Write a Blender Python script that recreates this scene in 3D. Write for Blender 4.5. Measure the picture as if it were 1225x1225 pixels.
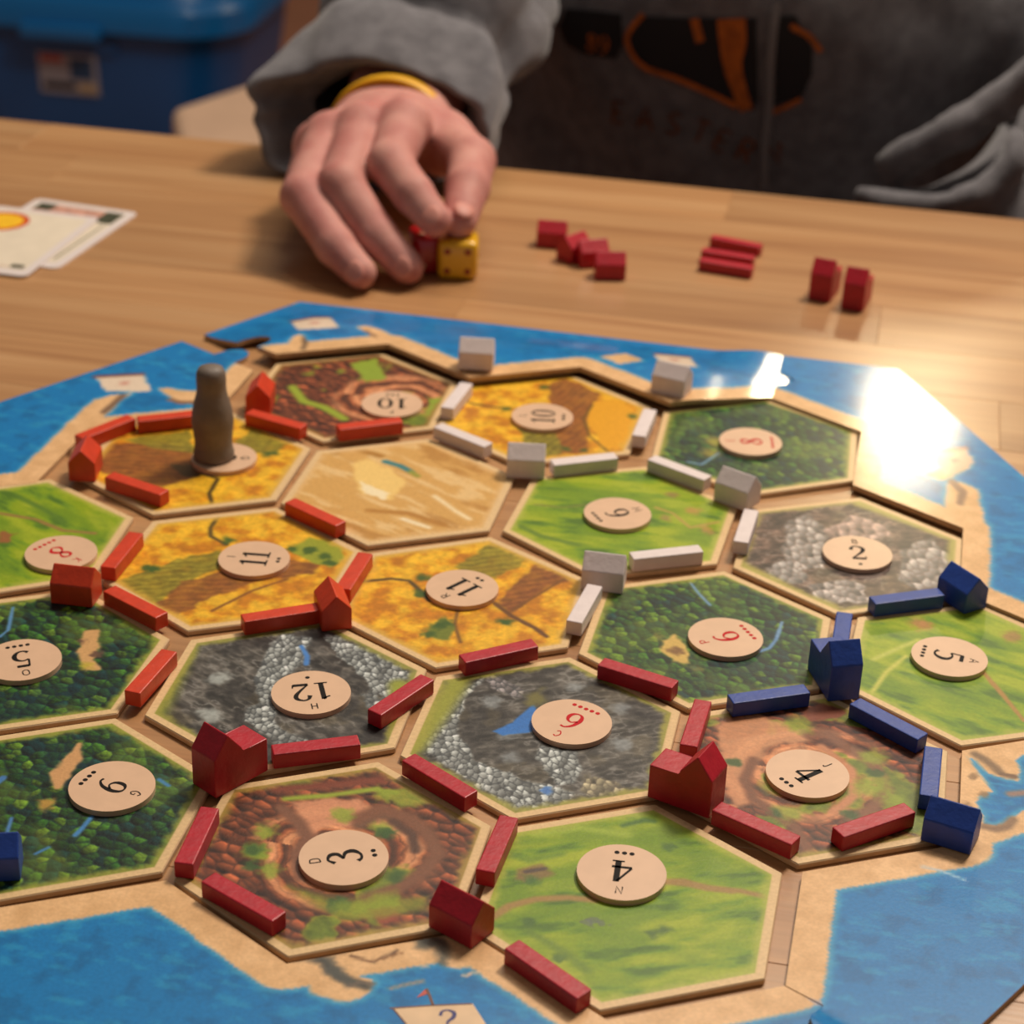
import bpy, bmesh, math, random
import numpy as np
from mathutils import Vector, Matrix
from mathutils.geometry import delaunay_2d_cdt
from mathutils.bvhtree import BVHTree

S = bpy.context.scene
COL = S.collection
for o in list(bpy.data.objects): bpy.data.objects.remove(o)
MM = .001
TT = .750                 # table top height
Z0 = TT + .002            # top face of the terrain tiles
rng = random.Random(7)

# ------------------------------------------------------------------ camera
cam = bpy.data.cameras.new('camera'); co = bpy.data.objects.new('camera', cam); COL.objects.link(co)
cam.sensor_width = 36; cam.lens = 36*2441.17/1225; cam.clip_start = .02; cam.clip_end = 60
RT = ((0.9760545, 0.2147938, 0.0343690), (0.1299969, -0.4492971, -0.8838738), (-0.1744087, 0.8671769, -0.4664610))
rot = Matrix((RT[0], [-v for v in RT[1]], [-v for v in RT[2]])).transposed()
co.matrix_world = Matrix.Translation((.12667179, -.55762849, .33366882 + Z0)) @ rot.to_4x4()
S.camera = co
cam.dof.use_dof = True; cam.dof.focus_distance = .575; cam.dof.aperture_fstop = 15.5

# ------------------------------------------------------------------ light
S.view_settings.view_transform = 'Standard'; S.view_settings.look = 'None'
S.view_settings.gamma = 1; S.view_settings.use_curve_mapping = False
S.view_settings.exposure = 0.0
w = bpy.data.worlds.new('room_light'); S.world = w; w.use_nodes = True
w.node_tree.nodes['Background'].inputs[0].default_value = (1, .90, .82, 1)
w.node_tree.nodes['Background'].inputs[1].default_value = .12
def lamp(name, loc, target, size, power, col):
    l = bpy.data.lights.new(name, 'AREA'); l.shape = 'DISK'; l.size = size; l.energy = power; l.color = col
    o = bpy.data.objects.new(name, l); COL.objects.link(o); o.location = loc
    o.rotation_euler = (Vector(target)-Vector(loc)).to_track_quat('-Z', 'Y').to_euler(); return o
lamp('ceiling_lamp', (.48, .88, TT+1.45), (.05, 0, TT), .36, 25, (1, .86, .71))
lamp('ceiling_bounce_fill', (.0, 1.08, TT+1.70), (.0, 1.0, TT), 1.1, 15, (1, .90, .78))  # added soft fill, stands in for light bounced off the ceiling
lamp('far_lamp', (.165, 3.0, TT+1.27), (.13, .2, TT), .16, 5, (1, .80, .48))

# ------------------------------------------------------------------ helpers
def sr(c):
    c = np.asarray(c, float)/255.
    return np.where(c <= .04045, c/12.92, ((c+.055)/1.055)**2.4)
def sl(*c): return tuple(sr(c))+(1,)
def link(o, parent=None):
    COL.objects.link(o)
    if parent: o.parent = parent
    return o
def tag(o, label=None, cat=None, group=None, kind=None):
    if label: o['label'] = label
    if cat: o['category'] = cat
    if group: o['group'] = group
    if kind: o['kind'] = kind
    return o
def empty(name, loc, rz=0):
    o = bpy.data.objects.new(name, None); o.empty_display_size = .01
    o.location = loc; o.rotation_euler = (0, 0, rz); return link(o)
def mesh(name, vs, fs, m, parent=None, smooth=False):
    me = bpy.data.meshes.new(name); me.from_pydata([tuple(v) for v in vs], [], [tuple(f) for f in fs]); me.update()
    if m: me.materials.append(m)
    if smooth: me.polygons.foreach_set('use_smooth', [True]*len(me.polygons))
    return link(bpy.data.objects.new(name, me), parent)
def bobj(name, bm, m, parent=None, smooth=False):
    me = bpy.data.meshes.new(name); bmesh.ops.recalc_face_normals(bm, faces=bm.faces); bm.to_mesh(me); bm.free()
    if m: me.materials.append(m)
    if smooth: me.polygons.foreach_set('use_smooth', [True]*len(me.polygons))
    return link(bpy.data.objects.new(name, me), parent)
def prism_bm(poly, z0, z1, bevel=0, seg=1):
    bm = bmesh.new()
    a = [bm.verts.new((x, y, z0)) for x, y in poly]; b = [bm.verts.new((x, y, z1)) for x, y in poly]
    n = len(poly); bm.faces.new(a[::-1]); bm.faces.new(b)
    for i in range(n): bm.faces.new((a[i], a[(i+1) % n], b[(i+1) % n], b[i]))
    if bevel: bmesh.ops.bevel(bm, geom=list(bm.edges), offset=bevel, segments=seg, profile=.5, affect='EDGES')
    return bm
def box_bm(sx, sy, sz, bevel=0, seg=1, c=(0, 0, 0)):
    bm = prism_bm([(-sx/2, -sy/2), (sx/2, -sy/2), (sx/2, sy/2), (-sx/2, sy/2)], -sz/2, sz/2, bevel, seg)
    bmesh.ops.translate(bm, verts=bm.verts, vec=c); return bm

# ------------------------------------------------------------------ materials
def mat(name, col, rough=.5, var=0, vscale=60, bump=0, bscale=400, coat=0, croug=.2, sss=0, spec=.5, sheen=0, stretch=None, col2=None):
    m = bpy.data.materials.new(name); m.use_nodes = True; nt = m.node_tree; N = nt.nodes; L = nt.links
    b = N['Principled BSDF']; b.inputs['Roughness'].default_value = rough
    b.inputs['Specular IOR Level'].default_value = spec
    b.inputs['Coat Weight'].default_value = coat; b.inputs['Coat Roughness'].default_value = croug
    b.inputs['Sheen Weight'].default_value = sheen
    if sss:
        b.inputs['Subsurface Weight'].default_value = sss; b.inputs['Subsurface Scale'].default_value = .004
        b.inputs['Subsurface Radius'].default_value = (1, .35, .2)
    b.inputs['Base Color'].default_value = col
    tc = N.new('ShaderNodeTexCoord'); mp = N.new('ShaderNodeMapping'); L.new(tc.outputs['Object'], mp.inputs[0])
    if stretch: mp.inputs['Scale'].default_value = stretch
    if var or col2:
        n = N.new('ShaderNodeTexNoise'); n.inputs['Scale'].default_value = vscale; n.inputs['Detail'].default_value = 4
        L.new(mp.outputs[0], n.inputs[0])
        mx = N.new('ShaderNodeMix'); mx.data_type = 'RGBA'
        c2 = col2 or tuple(c*(1-var) for c in col[:3])+(1,)
        mx.inputs[6].default_value = col; mx.inputs[7].default_value = c2
        r = N.new('ShaderNodeMapRange'); r.inputs[1].default_value = .35; r.inputs[2].default_value = .65
        L.new(n.outputs[0], r.inputs[0]); L.new(r.outputs[0], mx.inputs[0]); L.new(mx.outputs[2], b.inputs['Base Color'])
    if bump:
        n2 = N.new('ShaderNodeTexNoise'); n2.inputs['Scale'].default_value = bscale; n2.inputs['Detail'].default_value = 3
        L.new(mp.outputs[0], n2.inputs[0])
        bp = N.new('ShaderNodeBump'); bp.inputs['Strength'].default_value = bump; bp.inputs['Distance'].default_value = .0006
        L.new(n2.outputs[0], bp.inputs['Height']); L.new(bp.outputs[0], b.inputs['Normal'])
    return m
def print_mat(name, rough=.42, coat=.3, croug=.24, bump=.12):
    """glossy linen-finish card: the printed colours come from the mesh's colour attribute"""
    m = mat(name, (.5, .5, .5, 1), rough, coat=coat, croug=croug, bump=bump, bscale=1500)
    m.node_tree.nodes['Principled BSDF'].inputs['Specular IOR Level'].default_value = .3
    nt = m.node_tree; a = nt.nodes.new('ShaderNodeAttribute'); a.attribute_name = 'ink'
    nz = nt.nodes.new('ShaderNodeTexNoise'); nz.inputs['Scale'].default_value = 900; nz.inputs['Detail'].default_value = 2
    tc = nt.nodes.new('ShaderNodeTexCoord'); nt.links.new(tc.outputs['Object'], nz.inputs[0])
    mr = nt.nodes.new('ShaderNodeMapRange'); mr.inputs[1].default_value = .3; mr.inputs[2].default_value = .7; mr.inputs[3].default_value = .92; mr.inputs[4].default_value = 1.08
    nt.links.new(nz.outputs[0], mr.inputs[0])
    mx = nt.nodes.new('ShaderNodeVectorMath'); mx.operation = 'MULTIPLY'
    nt.links.new(a.outputs['Color'], mx.inputs[0]); nt.links.new(mr.outputs[0], mx.inputs[1])
    nt.links.new(mx.outputs[0], nt.nodes['Principled BSDF'].inputs['Base Color']); return m
def wood_mat():
    m = bpy.data.materials.new('oak_staves'); m.use_nodes = True; nt = m.node_tree; N = nt.nodes; L = nt.links; b = N['Principled BSDF']
    tc = N.new('ShaderNodeTexCoord'); oi = N.new('ShaderNodeObjectInfo')
    ad = N.new('ShaderNodeVectorMath'); ad.operation = 'MULTIPLY_ADD'
    cb = N.new('ShaderNodeCombineXYZ')
    for i in range(3): L.new(oi.outputs['Random'], cb.inputs[i])
    ad.inputs[1].default_value = (37, 11, 5); L.new(cb.outputs[0], ad.inputs[0]); L.new(tc.outputs['Object'], ad.inputs[2])
    mp = N.new('ShaderNodeMapping'); mp.inputs['Scale'].default_value = (3.2, 60, 20); L.new(ad.outputs[0], mp.inputs[0])
    n = N.new('ShaderNodeTexNoise'); n.inputs['Scale'].default_value = 1; n.inputs['Detail'].default_value = 6; n.inputs['Roughness'].default_value = .55; n.inputs['Distortion'].default_value = .4
    L.new(mp.outputs[0], n.inputs[0])
    mp2 = N.new('ShaderNodeMapping'); mp2.inputs['Scale'].default_value = (14, 700, 100); L.new(ad.outputs[0], mp2.inputs[0])
    n2 = N.new('ShaderNodeTexNoise'); n2.inputs['Scale'].default_value = 1; n2.inputs['Detail'].default_value = 3; L.new(mp2.outputs[0], n2.inputs[0])
    cr = N.new('ShaderNodeValToRGB'); e = cr.color_ramp.elements
    e[0].position = .28; e[0].color = sl(160, 112, 70); e[1].position = .72; e[1].color = sl(196, 152, 106)
    k = cr.color_ramp.elements.new(.5); k.color = sl(182, 135, 89)
    L.new(n.outputs[0], cr.inputs[0])
    hv = N.new('ShaderNodeHueSaturation'); L.new(cr.outputs[0], hv.inputs['Color'])
    r1 = N.new('ShaderNodeMapRange'); r1.inputs[3].default_value = .90; r1.inputs[4].default_value = 1.07; L.new(oi.outputs['Random'], r1.inputs[0])
    r2 = N.new('ShaderNodeMapRange'); r2.inputs[1].default_value = .3; r2.inputs[2].default_value = .7; r2.inputs[3].default_value = .9; r2.inputs[4].default_value = 1.06; L.new(n2.outputs[0], r2.inputs[0])
    mu = N.new('ShaderNodeMath'); mu.operation = 'MULTIPLY'; L.new(r1.outputs[0], mu.inputs[0]); L.new(r2.outputs[0], mu.inputs[1])
    L.new(mu.outputs[0], hv.inputs['Value']); L.new(hv.outputs[0], b.inputs['Base Color'])
    b.inputs['Roughness'].default_value = .36; b.inputs['Coat Weight'].default_value = .5; b.inputs['Coat Roughness'].default_value = .24
    bp = N.new('ShaderNodeBump'); bp.inputs['Strength'].default_value = .12; bp.inputs['Distance'].default_value = .0005
    L.new(n2.outputs[0], bp.inputs['Height']); L.new(bp.outputs[0], b.inputs['Normal']); return m
M_wood = wood_mat()
M_card = mat('grey_card_edge', sl(196, 160, 118), .7, var=.2, vscale=300)
M_core = mat('tile_card_edge', sl(214, 180, 138), .6, var=.12, vscale=300)
M_print = print_mat('printed_card')
M_sea = print_mat('printed_sea_card', .40, .6, .12, .08)
M_token = mat('cream_token_card', sl(226, 186, 152), .42, var=.06, vscale=200, coat=.4, croug=.25)
M_black = mat('black_ink', sl(24, 19, 17), .6, spec=.15)
M_redink = mat('red_ink', sl(196, 26, 36), .6, spec=.15)
M_orange = mat('orange_painted_wood', sl(214, 62, 26), .42, var=.16, vscale=220, bump=.25, bscale=500)
M_red = mat('red_painted_wood', sl(184, 22, 42), .42, var=.16, vscale=220, bump=.25, bscale=500)
M_blue = mat('blue_painted_wood', sl(34, 70, 158), .42, var=.16, vscale=220, bump=.25, bscale=500)
M_white = mat('white_painted_wood', sl(228, 214, 212), .5, var=.07, vscale=220, bump=.25, bscale=500)
M_grey = mat('grey_painted_wood', sl(122, 108, 96), .55, var=.2, vscale=160, bump=.3, bscale=500)
M_skin = mat('skin', sl(204, 148, 136), .6, col2=sl(184, 118, 110), vscale=55, bump=.3, bscale=700, sss=.12, spec=.25)
M_nail = mat('finger_nail', sl(206, 140, 126), .5, spec=.3)
M_hood = mat('grey_fleece', sl(116, 114, 118), .95, col2=sl(96, 94, 98), vscale=90, bump=.6, bscale=900, sheen=.25, spec=.1)
M_navy = mat('dark_print', sl(26, 25, 30), .8)
M_gold = mat('orange_print', sl(196, 104, 30), .8, var=.35, vscale=150)
M_brown = mat('faded_print', sl(120, 66, 34), .85, var=.4, vscale=150)
M_zip = mat('zip_tape', sl(120, 118, 120), .7)
M_band = mat('yellow_silicone', sl(232, 172, 20), .4)
M_ydie = mat('yellow_die_wood', sl(236, 180, 16), .3, var=.08, coat=.5)
M_rdie = mat('red_die_wood', sl(184, 16, 24), .3, var=.08, coat=.5)
M_pipr = mat('red_pip', sl(150, 40, 20), .4)
M_pipw = mat('pale_pip', sl(235, 190, 150), .4)

# ------------------------------------------------------------------ numpy noise
TAB = np.random.RandomState(3).rand(512, 512)
def vn(x, y, s=0):
    x = x+s*17.3+1000; y = y+s*41.7+1000
    xi = np.floor(x).astype(int); yi = np.floor(y).astype(int); u = x-xi; v = y-yi
    u = u*u*(3-2*u); v = v*v*(3-2*v); a = lambda i, j: TAB[(xi+i) % 512, (yi+j) % 512]
    return (a(0, 0)*(1-u)+a(1, 0)*u)*(1-v)+(a(0, 1)*(1-u)+a(1, 1)*u)*v
def fbm(x, y, sc, s=0, o=4):
    t = 0; a = .5; n = 0
    for i in range(o): t = t+a*vn(x/sc*2**i, y/sc*2**i, s+i*5); n += a; a *= .5
    return t/n
def worley(x, y, sc, s=0):
    x = x/sc+500+s*3.7; y = y/sc+500+s*9.1; xi = np.floor(x).astype(int); yi = np.floor(y).astype(int)
    f1 = np.full(x.shape, 9.); f2 = f1.copy(); cid = np.zeros(x.shape); dx = f1.copy(); dy = f1.copy()
    for i in (-1, 0, 1):
        for j in (-1, 0, 1):
            cx = xi+i; cy = yi+j; px = cx+TAB[cx % 512, cy % 512]; py = cy+TAB[cy % 512, (cx+77) % 512]
            d = np.hypot(x-px, y-py); m = d < f1
            f2 = np.where(m, f1, np.minimum(f2, d)); cid = np.where(m, TAB[(cx+31) % 512, (cy+13) % 512], cid)
            dx = np.where(m, x-px, dx); dy = np.where(m, y-py, dy); f1 = np.where(m, d, f1)
    return f1, f2, cid, dx, dy
def sst(a, b, x): t = np.clip((x-a)/(b-a), 0, 1); return t*t*(3-2*t)
def segdist(X, Y, pts, closed=False):
    d = np.full(X.shape, 1e9); P = list(pts)+([pts[0]] if closed else [])
    for (ax, ay), (bx, by) in zip(P[:-1], P[1:]):
        vx, vy = bx-ax, by-ay; t = np.clip(((X-ax)*vx+(Y-ay)*vy)/(vx*vx+vy*vy+1e-9), 0, 1)
        d = np.minimum(d, np.hypot(X-ax-t*vx, Y-ay-t*vy))
    return d
def inpoly(X, Y, pts):
    c = np.zeros(X.shape, bool); n = len(pts)
    for i in range(n):
        (x1, y1), (x2, y2) = pts[i], pts[i-1]
        if abs(y2-y1) < 1e-9: continue
        c ^= ((y1 > Y) != (y2 > Y)) & (X < (x2-x1)*(Y-y1)/(y2-y1)+x1)
    return c
def sdpoly(X, Y, pts): d = segdist(X, Y, pts, True); return np.where(inpoly(X, Y, pts), -d, d)
def mixc(C, c, a): a = np.clip(a, 0, 1)[:, None]; return C*(1-a)+np.asarray(c, float)*a

# ------------------------------------------------------------------ terrain artwork (colours in sRGB 0-255)
class Art:
    def __init__(s, X, Y, seed): s.X, s.Y, s.seed = X, Y, seed; s.C = np.zeros((len(X), 3)); s.wob = 1.6*(fbm(X, Y, 4, seed+50, 3)-.5)*2
    def blob(s, pts, col, soft=.8, a=1, wob=1):
        d = sdpoly(s.X, s.Y, pts)+s.wob*wob; s.C = mixc(s.C, col, a*sst(soft, -soft, d))
    def mask(s, pts, soft=.8, wob=1): return sst(soft, -soft, sdpoly(s.X, s.Y, pts)+s.wob*wob)
    def line(s, pts, w, col, soft=.5, a=1, wob=.3):
        d = segdist(s.X, s.Y, pts)+s.wob*wob*.5; s.C = mixc(s.C, col, a*sst(w/2+soft, max(w/2-soft, 0), d))
    def dot(s, pts, r, col, a=1, soft=None):
        for (x, y) in pts: s.C = mixc(s.C, col, a*sst(r*1.25, r*.3, np.hypot(s.X-x, s.Y-y)+s.wob*.9+1.6*(vn(s.X*.8, s.Y*.8, s.seed)-.5))*.9)
def forest(A, light=(.6, .8)):
    X, Y, k = A.X, A.Y, A.seed
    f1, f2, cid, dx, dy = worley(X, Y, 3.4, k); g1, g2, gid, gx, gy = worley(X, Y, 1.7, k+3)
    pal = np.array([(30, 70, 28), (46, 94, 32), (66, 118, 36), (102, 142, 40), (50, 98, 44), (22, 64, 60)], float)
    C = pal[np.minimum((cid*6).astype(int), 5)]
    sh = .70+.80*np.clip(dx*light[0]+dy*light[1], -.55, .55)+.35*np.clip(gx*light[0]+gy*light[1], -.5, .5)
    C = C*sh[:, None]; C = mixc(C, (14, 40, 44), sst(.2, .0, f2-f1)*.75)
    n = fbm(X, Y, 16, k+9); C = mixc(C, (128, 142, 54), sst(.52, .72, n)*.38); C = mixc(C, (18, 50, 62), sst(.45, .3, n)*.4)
    A.C = C
def pasture(A, ang=.4):
    X, Y, k = A.X, A.Y, A.seed; u = X*math.cos(ang)+Y*math.sin(ang); v = -X*math.sin(ang)+Y*math.cos(ang)
    n = fbm(u/3.2, v, 4, k); n2 = fbm(u/2, v, 9, k+4, 3)
    C = np.tile(np.array((136, 160, 20), float), (len(X), 1))
    C = mixc(C, (104, 144, 34), sst(.5, .68, n)*.75); C = mixc(C, (172, 182, 44), sst(.5, .34, n)*.6)
    C = mixc(C, (104, 138, 24), sst(.45, .7, n2)*.7); C = mixc(C, (66, 100, 28), sst(.6, .78, n)*.7)
    A.C = C
def wheat(A):
    X, Y, k = A.X, A.Y, A.seed; n = fbm(X, Y, 5, k); n2 = fbm(X, Y, 1.8, k+3)
    C = np.tile(np.array((220, 156, 26), float), (len(X), 1))
    C = mixc(C, (190, 116, 20), sst(.5, .7, n)*.8); C = mixc(C, (238, 190, 48), sst(.52, .36, n)*.7)
    C = C*(.86+.28*n2)[:, None]; A.C = C
def stripes(A, pts, d, c1, c2, per=3.2, a=.9):
    m = A.mask(pts, .8); v = A.X*-d[1]+A.Y*d[0]; L = math.hypot(*d); v = v/L
    t = .5+.34*np.sin(v*6.283/per+9*fbm(A.X, A.Y, 7, A.seed))+.5*(fbm(A.X, A.Y, 2.4, A.seed+3)-.5); n = fbm(A.X, A.Y, 2, A.seed+8)
    col = np.array(c1, float)*(1-t)[:, None]+np.array(c2, float)*t[:, None]; col = col*(.78+.44*n)[:, None]; m = m*(.72+.5*fbm(A.X, A.Y, 4, A.seed+6)).clip(0, 1)
    A.C = A.C*(1-a*m)[:, None]+col*(a*m)[:, None]
BR, OL = ((150, 92, 40), (118, 66, 30)), ((150, 140, 44), (112, 104, 30))
def hills(A, c, spin=1):
    X, Y, k = A.X, A.Y, A.seed; x, y = X-c[0], Y-c[1]; r = np.hypot(x, y); th = np.arctan2(y, x)
    wr = r+10*(fbm(X, Y, 13, k)-.5)+spin*2.2*th; n = fbm(X, Y, 2.4, k+2); b = fbm(X, Y, 12, k+7); w2 = wr+2.4*(fbm(X, Y, 3.2, k+13)-.5)
    t = .5+.5*np.sin(wr*.66); t2 = .5+.5*np.sin(w2*2.3)
    C = np.tile(np.array((186, 112, 70), float), (len(X), 1))
    C = mixc(C, (126, 64, 38), sst(.5, .85, t)*.9); C = mixc(C, (222, 154, 108), sst(.42, .1, t)*.8)
    C = mixc(C, (84, 48, 32), sst(.62, .95, t2)*(.25+.6*sst(.3, .8, t))); C = mixc(C, (70, 44, 32), sst(.84, .99, t)*.7)
    ro = sst(19, 27, r+7*(b-.5)); f1, f2, cid, dx, dy = worley(x*.95+y*.3, y*1.05, 3.8, k)
    rid = np.array((158, 82, 50), float)*(.66+1.0*np.clip(dx*.3+dy*.8, -.5, .6))[:, None]*(.8+.4*cid)[:, None]; rid = mixc(rid, (74, 40, 28), sst(.24, .03, f2-f1)*.85)
    C = C*(1-ro*.9)[:, None]+rid*(ro*.9)[:, None]
    C = mixc(C, (138, 152, 40), sst(.6, .68, b)*.8); C = mixc(C, (84, 108, 36), sst(.66, .74, b)*.6)
    A.C = C*(.78+.44*n)[:, None]
def rock(A, ang=.4, base=(92, 88, 82)):
    X, Y, k = A.X, A.Y, A.seed; u = X*math.cos(ang)+Y*math.sin(ang); v = -X*math.sin(ang)+Y*math.cos(ang)
    rg = lambda sc, s, st=2.4: 1-np.abs(2*fbm(u/st, v, sc, s, 3)-1)
    a, b, c = rg(5, k), rg(2.2, k+6, 1.8), fbm(X, Y, 9, k+3)
    C = np.tile(np.array(base, float), (len(X), 1))*(.34+.55*a**3+.5*b**3)[:, None]
    C = mixc(C, (150, 150, 148), sst(.84, .98, b)*sst(.45, .65, c)*.4); C = mixc(C, (30, 28, 28), sst(.5, .3, c)*.45); C = mixc(C, (104, 92, 66), sst(.55, .7, fbm(X, Y, 11, k+20))*.35)
    A.C = C
def crag(A, pts, lit=(214, 220, 216), dark=(66, 70, 72), sc=2.25, a=1):
    m = A.mask(pts, .7, 1.2)*a; f1, f2, cid, dx, dy = worley(A.X*1.25+A.Y*.35, A.Y*.8, sc, A.seed+11)
    col = np.array(lit, float)*(.58+.5*cid)[:, None]*(.82+.62*np.clip(dy*.6-dx*.5, -.5, .5))[:, None]
    col = mixc(col, dark, sst(.26, .04, f2-f1)*.8); n = fbm(A.X, A.Y, 1.4, A.seed); col = col*(.8+.4*n)[:, None]
    A.C = A.C*(1-m)[:, None]+np.clip(col, 0, 235)*m[:, None]
def desert(A):
    X, Y, k = A.X, A.Y, A.seed; u = X*.88-Y*.47; v = X*.47+Y*.88; n = fbm(u/4, v, 3.2, k); n2 = fbm(u/2.5, v, 7, k+5)
    C = np.tile(np.array((212, 164, 92), float), (len(X), 1)); C = mixc(C, (232, 196, 138), sst(.52, .7, n)*.8)
    C = mixc(C, (176, 124, 58), sst(.48, .3, n2)*.7); A.C = C

GRN = (132, 146, 46)
def art_10C(A): hills(A, [(-62.9,141.4)][0], 1); A.blob([(-87.9,169.4),(-79.5,178.0),(-70.9,159.8),(-77.7,154.9)], (140, 160, 50)); A.blob([(-49.7,146.3),(-42.9,151.1),(-39.9,130.1),(-46.8,130.7)], (140, 160, 50)); A.line([(-103.8,141.3),(-95.5,129.8),(-86.5,127.0),(-76.2,119.3)], 4, (150, 166, 50), 1.2)
def art_10W(A):
    wheat(A); stripes(A, [(-8.0,171.6),(-2.8,180.4),(14.1,171.1),(14.9,135.8),(19.6,116.6),(4.6,109.7),(-9.2,128.6),(-13.5,143.3),(-1.8,152.3)], (.3, 1), *BR); stripes(A, [(-10.8,130.8),(1.8,134.5),(10.3,113.8),(1.0,106.1)], (.3, 1), *OL)
    A.blob([(12.3,162.1),(22.7,168.0),(32.2,151.6),(34.2,126.0),(23.9,122.9),(13.5,143.3)], (226, 160, 26)); A.line([(-33.7,146.9),(-23.2,145.9),(-17.6,146.2)], 1.2, (96, 70, 24)); A.line([(12.8,159.4),(12.0,145.5),(16.9,131.1),(26.8,118.7)], 1, (110, 80, 24))
    A.dot([(-18.1,146.1),(-8.3,170.1),(10.6,117.7),(17.1,118.4),(29.6,153.5)], 2.4, (74, 92, 30))
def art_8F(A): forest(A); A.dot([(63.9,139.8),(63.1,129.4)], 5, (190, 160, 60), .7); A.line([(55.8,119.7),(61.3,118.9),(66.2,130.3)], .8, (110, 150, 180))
def art_R(A):
    wheat(A); stripes(A, [(-151.1,56.5),(-152.5,73.3),(-135.4,80.9),(-117.9,76.1),(-112.5,58.3),(-122.0,46.2),(-148.4,52.6)], (1, .25), *BR); stripes(A, [(-150.3,79.0),(-128.7,93.1),(-119.9,75.5),(-137.6,75.2)], (1, .25), *OL); stripes(A, [(-106.2,99.8),(-88.8,94.7),(-92.4,78.7),(-109.1,88.7)], (1, .25), *OL)
    A.line([(-112.3,60.7),(-104.9,58.2),(-104.0,46.8),(-100.1,38.9)], 1.6, (84, 66, 26)); A.dot([(-94.0,81.9),(-92.4,83.6)], 2.6, (72, 92, 30)); A.blob([(-124.6,64.3),(-115.5,69.4),(-111.6,58.6),(-117.4,56.9)], (96, 70, 26))
def art_D(A):
    desert(A); A.blob([(-62.4,82.6),(-58.7,88.6),(-47.1,82.2),(-39.8,74.8),(-41.2,60.5),(-53.0,61.6)], (238, 200, 120), 1.2); A.blob([(-55.5,70.2),(-42.3,64.7),(-44.1,59.7),(-52.1,61.9)], (244, 226, 184))
    A.line([(-51.0,88.4),(-45.1,86.5),(-40.1,83.1)], 3, (66, 128, 130)); A.line([(-40.1,83.1),(-37.0,80.4)], 2.4, (150, 150, 60), 1); A.line([(-27.1,66.9),(-17.7,58.3),(-11.3,53.4)], 2, (240, 216, 170), 1); A.line([(-71.1,89.9),(-66.4,96.3),(-54.3,92.3)], 3, (170, 120, 52), 1.5)
    A.line([(-33.3,47.1),(-23.2,43.5)], 2, (242, 224, 186), 1); A.line([(-46.5,49.9),(-32.5,51.7),(-18.9,46.9)], 2.4, (180, 126, 56), 1.4)
def art_9P(A): pasture(A, .1); A.line([(8.5,70.4),(18.7,71.1),(26.1,75.5)], 1, (120, 120, 60)); A.dot([(54.5,91.7),(55.3,72.7)], 3, (150, 110, 90), .7); A.dot([(69.7,68.0),(63.3,81.7)], 3.4, (196, 130, 80), .7); A.line([(50.2,80.2),(56.7,77.5),(64.1,68.6),(73.2,75.6)], 1.4, (176, 150, 70)); A.line([(5.9,54.0),(15.2,48.1),(28.7,45.6)], 2, (98, 128, 40), 1.2)
def art_2M(A):  # brown-pink tones put the lamp's veiling glare into the rock print
    rock(A, .3, (112, 88, 76)); crag(A, [(96.6,82.4),(102.9,90.9),(110.9,79.9),(111.1,52.5),(100.0,47.3),(96.8,60.8)], (206, 196, 190), (130, 112, 102), 3.4); crag(A, [(108.9,79.3),(117.9,93.0),(132.0,92.6),(130.7,79.1),(113.3,74.1)], (222, 190, 176), (160, 130, 118), 4)
    crag(A, [(108.4,39.7),(123.0,47.8),(129.5,33.9),(116.8,29.4),(109.2,30.1)], (214, 202, 196), (140, 124, 116), 3.4); crag(A, [(92.8,43.2),(97.4,54.8),(107.0,45.2),(105.6,38.9),(94.1,39.6)], (214, 206, 200), (140, 124, 116), 3.4); crag(A, [(136.9,72.3),(146.2,85.7),(153.5,70.8),(153.1,52.3),(143.9,45.8),(136.1,51.5)], (196, 186, 180), (128, 112, 104), 3.6)
    A.line([(115.2,26.1),(104.5,30.7),(95.3,37.9),(84.9,45.0)], 7, (178, 166, 70), 2.4); A.line([(120.2,103.9),(138.9,94.6),(155.0,86.1),(154.9,71.2)], 5, (168, 160, 70), 2)
def art_8P(A): pasture(A, -.5); A.line([(-167.4,12.7),(-154.5,12.1),(-141.9,7.1),(-131.0,8.2)], 1.8, (150, 120, 60)); A.blob([(-162.1,1.3),(-155.8,1.0),(-156.0,-5.3),(-158.7,-6.1)], (150, 96, 50)); A.line([(-167.2,26.1),(-153.4,19.0),(-144.4,12.9)], 2, (90, 124, 36), 1.4)
def art_11a(A):
    wheat(A); stripes(A, [(-112.8,-21.1),(-106.6,-14.5),(-97.8,-1.0),(-86.2,8.5),(-82.2,-2.6),(-91.1,-18.8),(-92.4,-30.6),(-102.3,-27.7)], (1, .45), *OL); stripes(A, [(-94.2,-31.1),(-90.6,-14.8),(-80.7,-4.1),(-62.3,9.2),(-51.1,8.3),(-52.1,2.0),(-67.4,-8.2),(-80.8,-25.5),(-84.7,-35.8)], (1, .35), *BR)
    A.line([(-95.2,32.5),(-94.9,22.8),(-92.8,17.0),(-85.7,12.8)], 1.6, (92, 74, 28)); A.blob([(-64.7,16.7),(-60.7,26.2),(-48.7,23.4),(-44.9,14.1),(-47.8,7.2),(-57.7,10.5)], (150, 156, 44)); A.dot([(-57.7,16.6),(-51.9,14.2),(-48.6,10.0),(-105.5,-9.6),(-103.4,-8.6),(-85.9,16.5),(-63.8,17.0)], 2.6, (62, 90, 32))
    A.line([(-59.0,-3.9),(-67.4,-14.1),(-75.5,-29.6)], 1, (130, 80, 30), .6)
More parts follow.
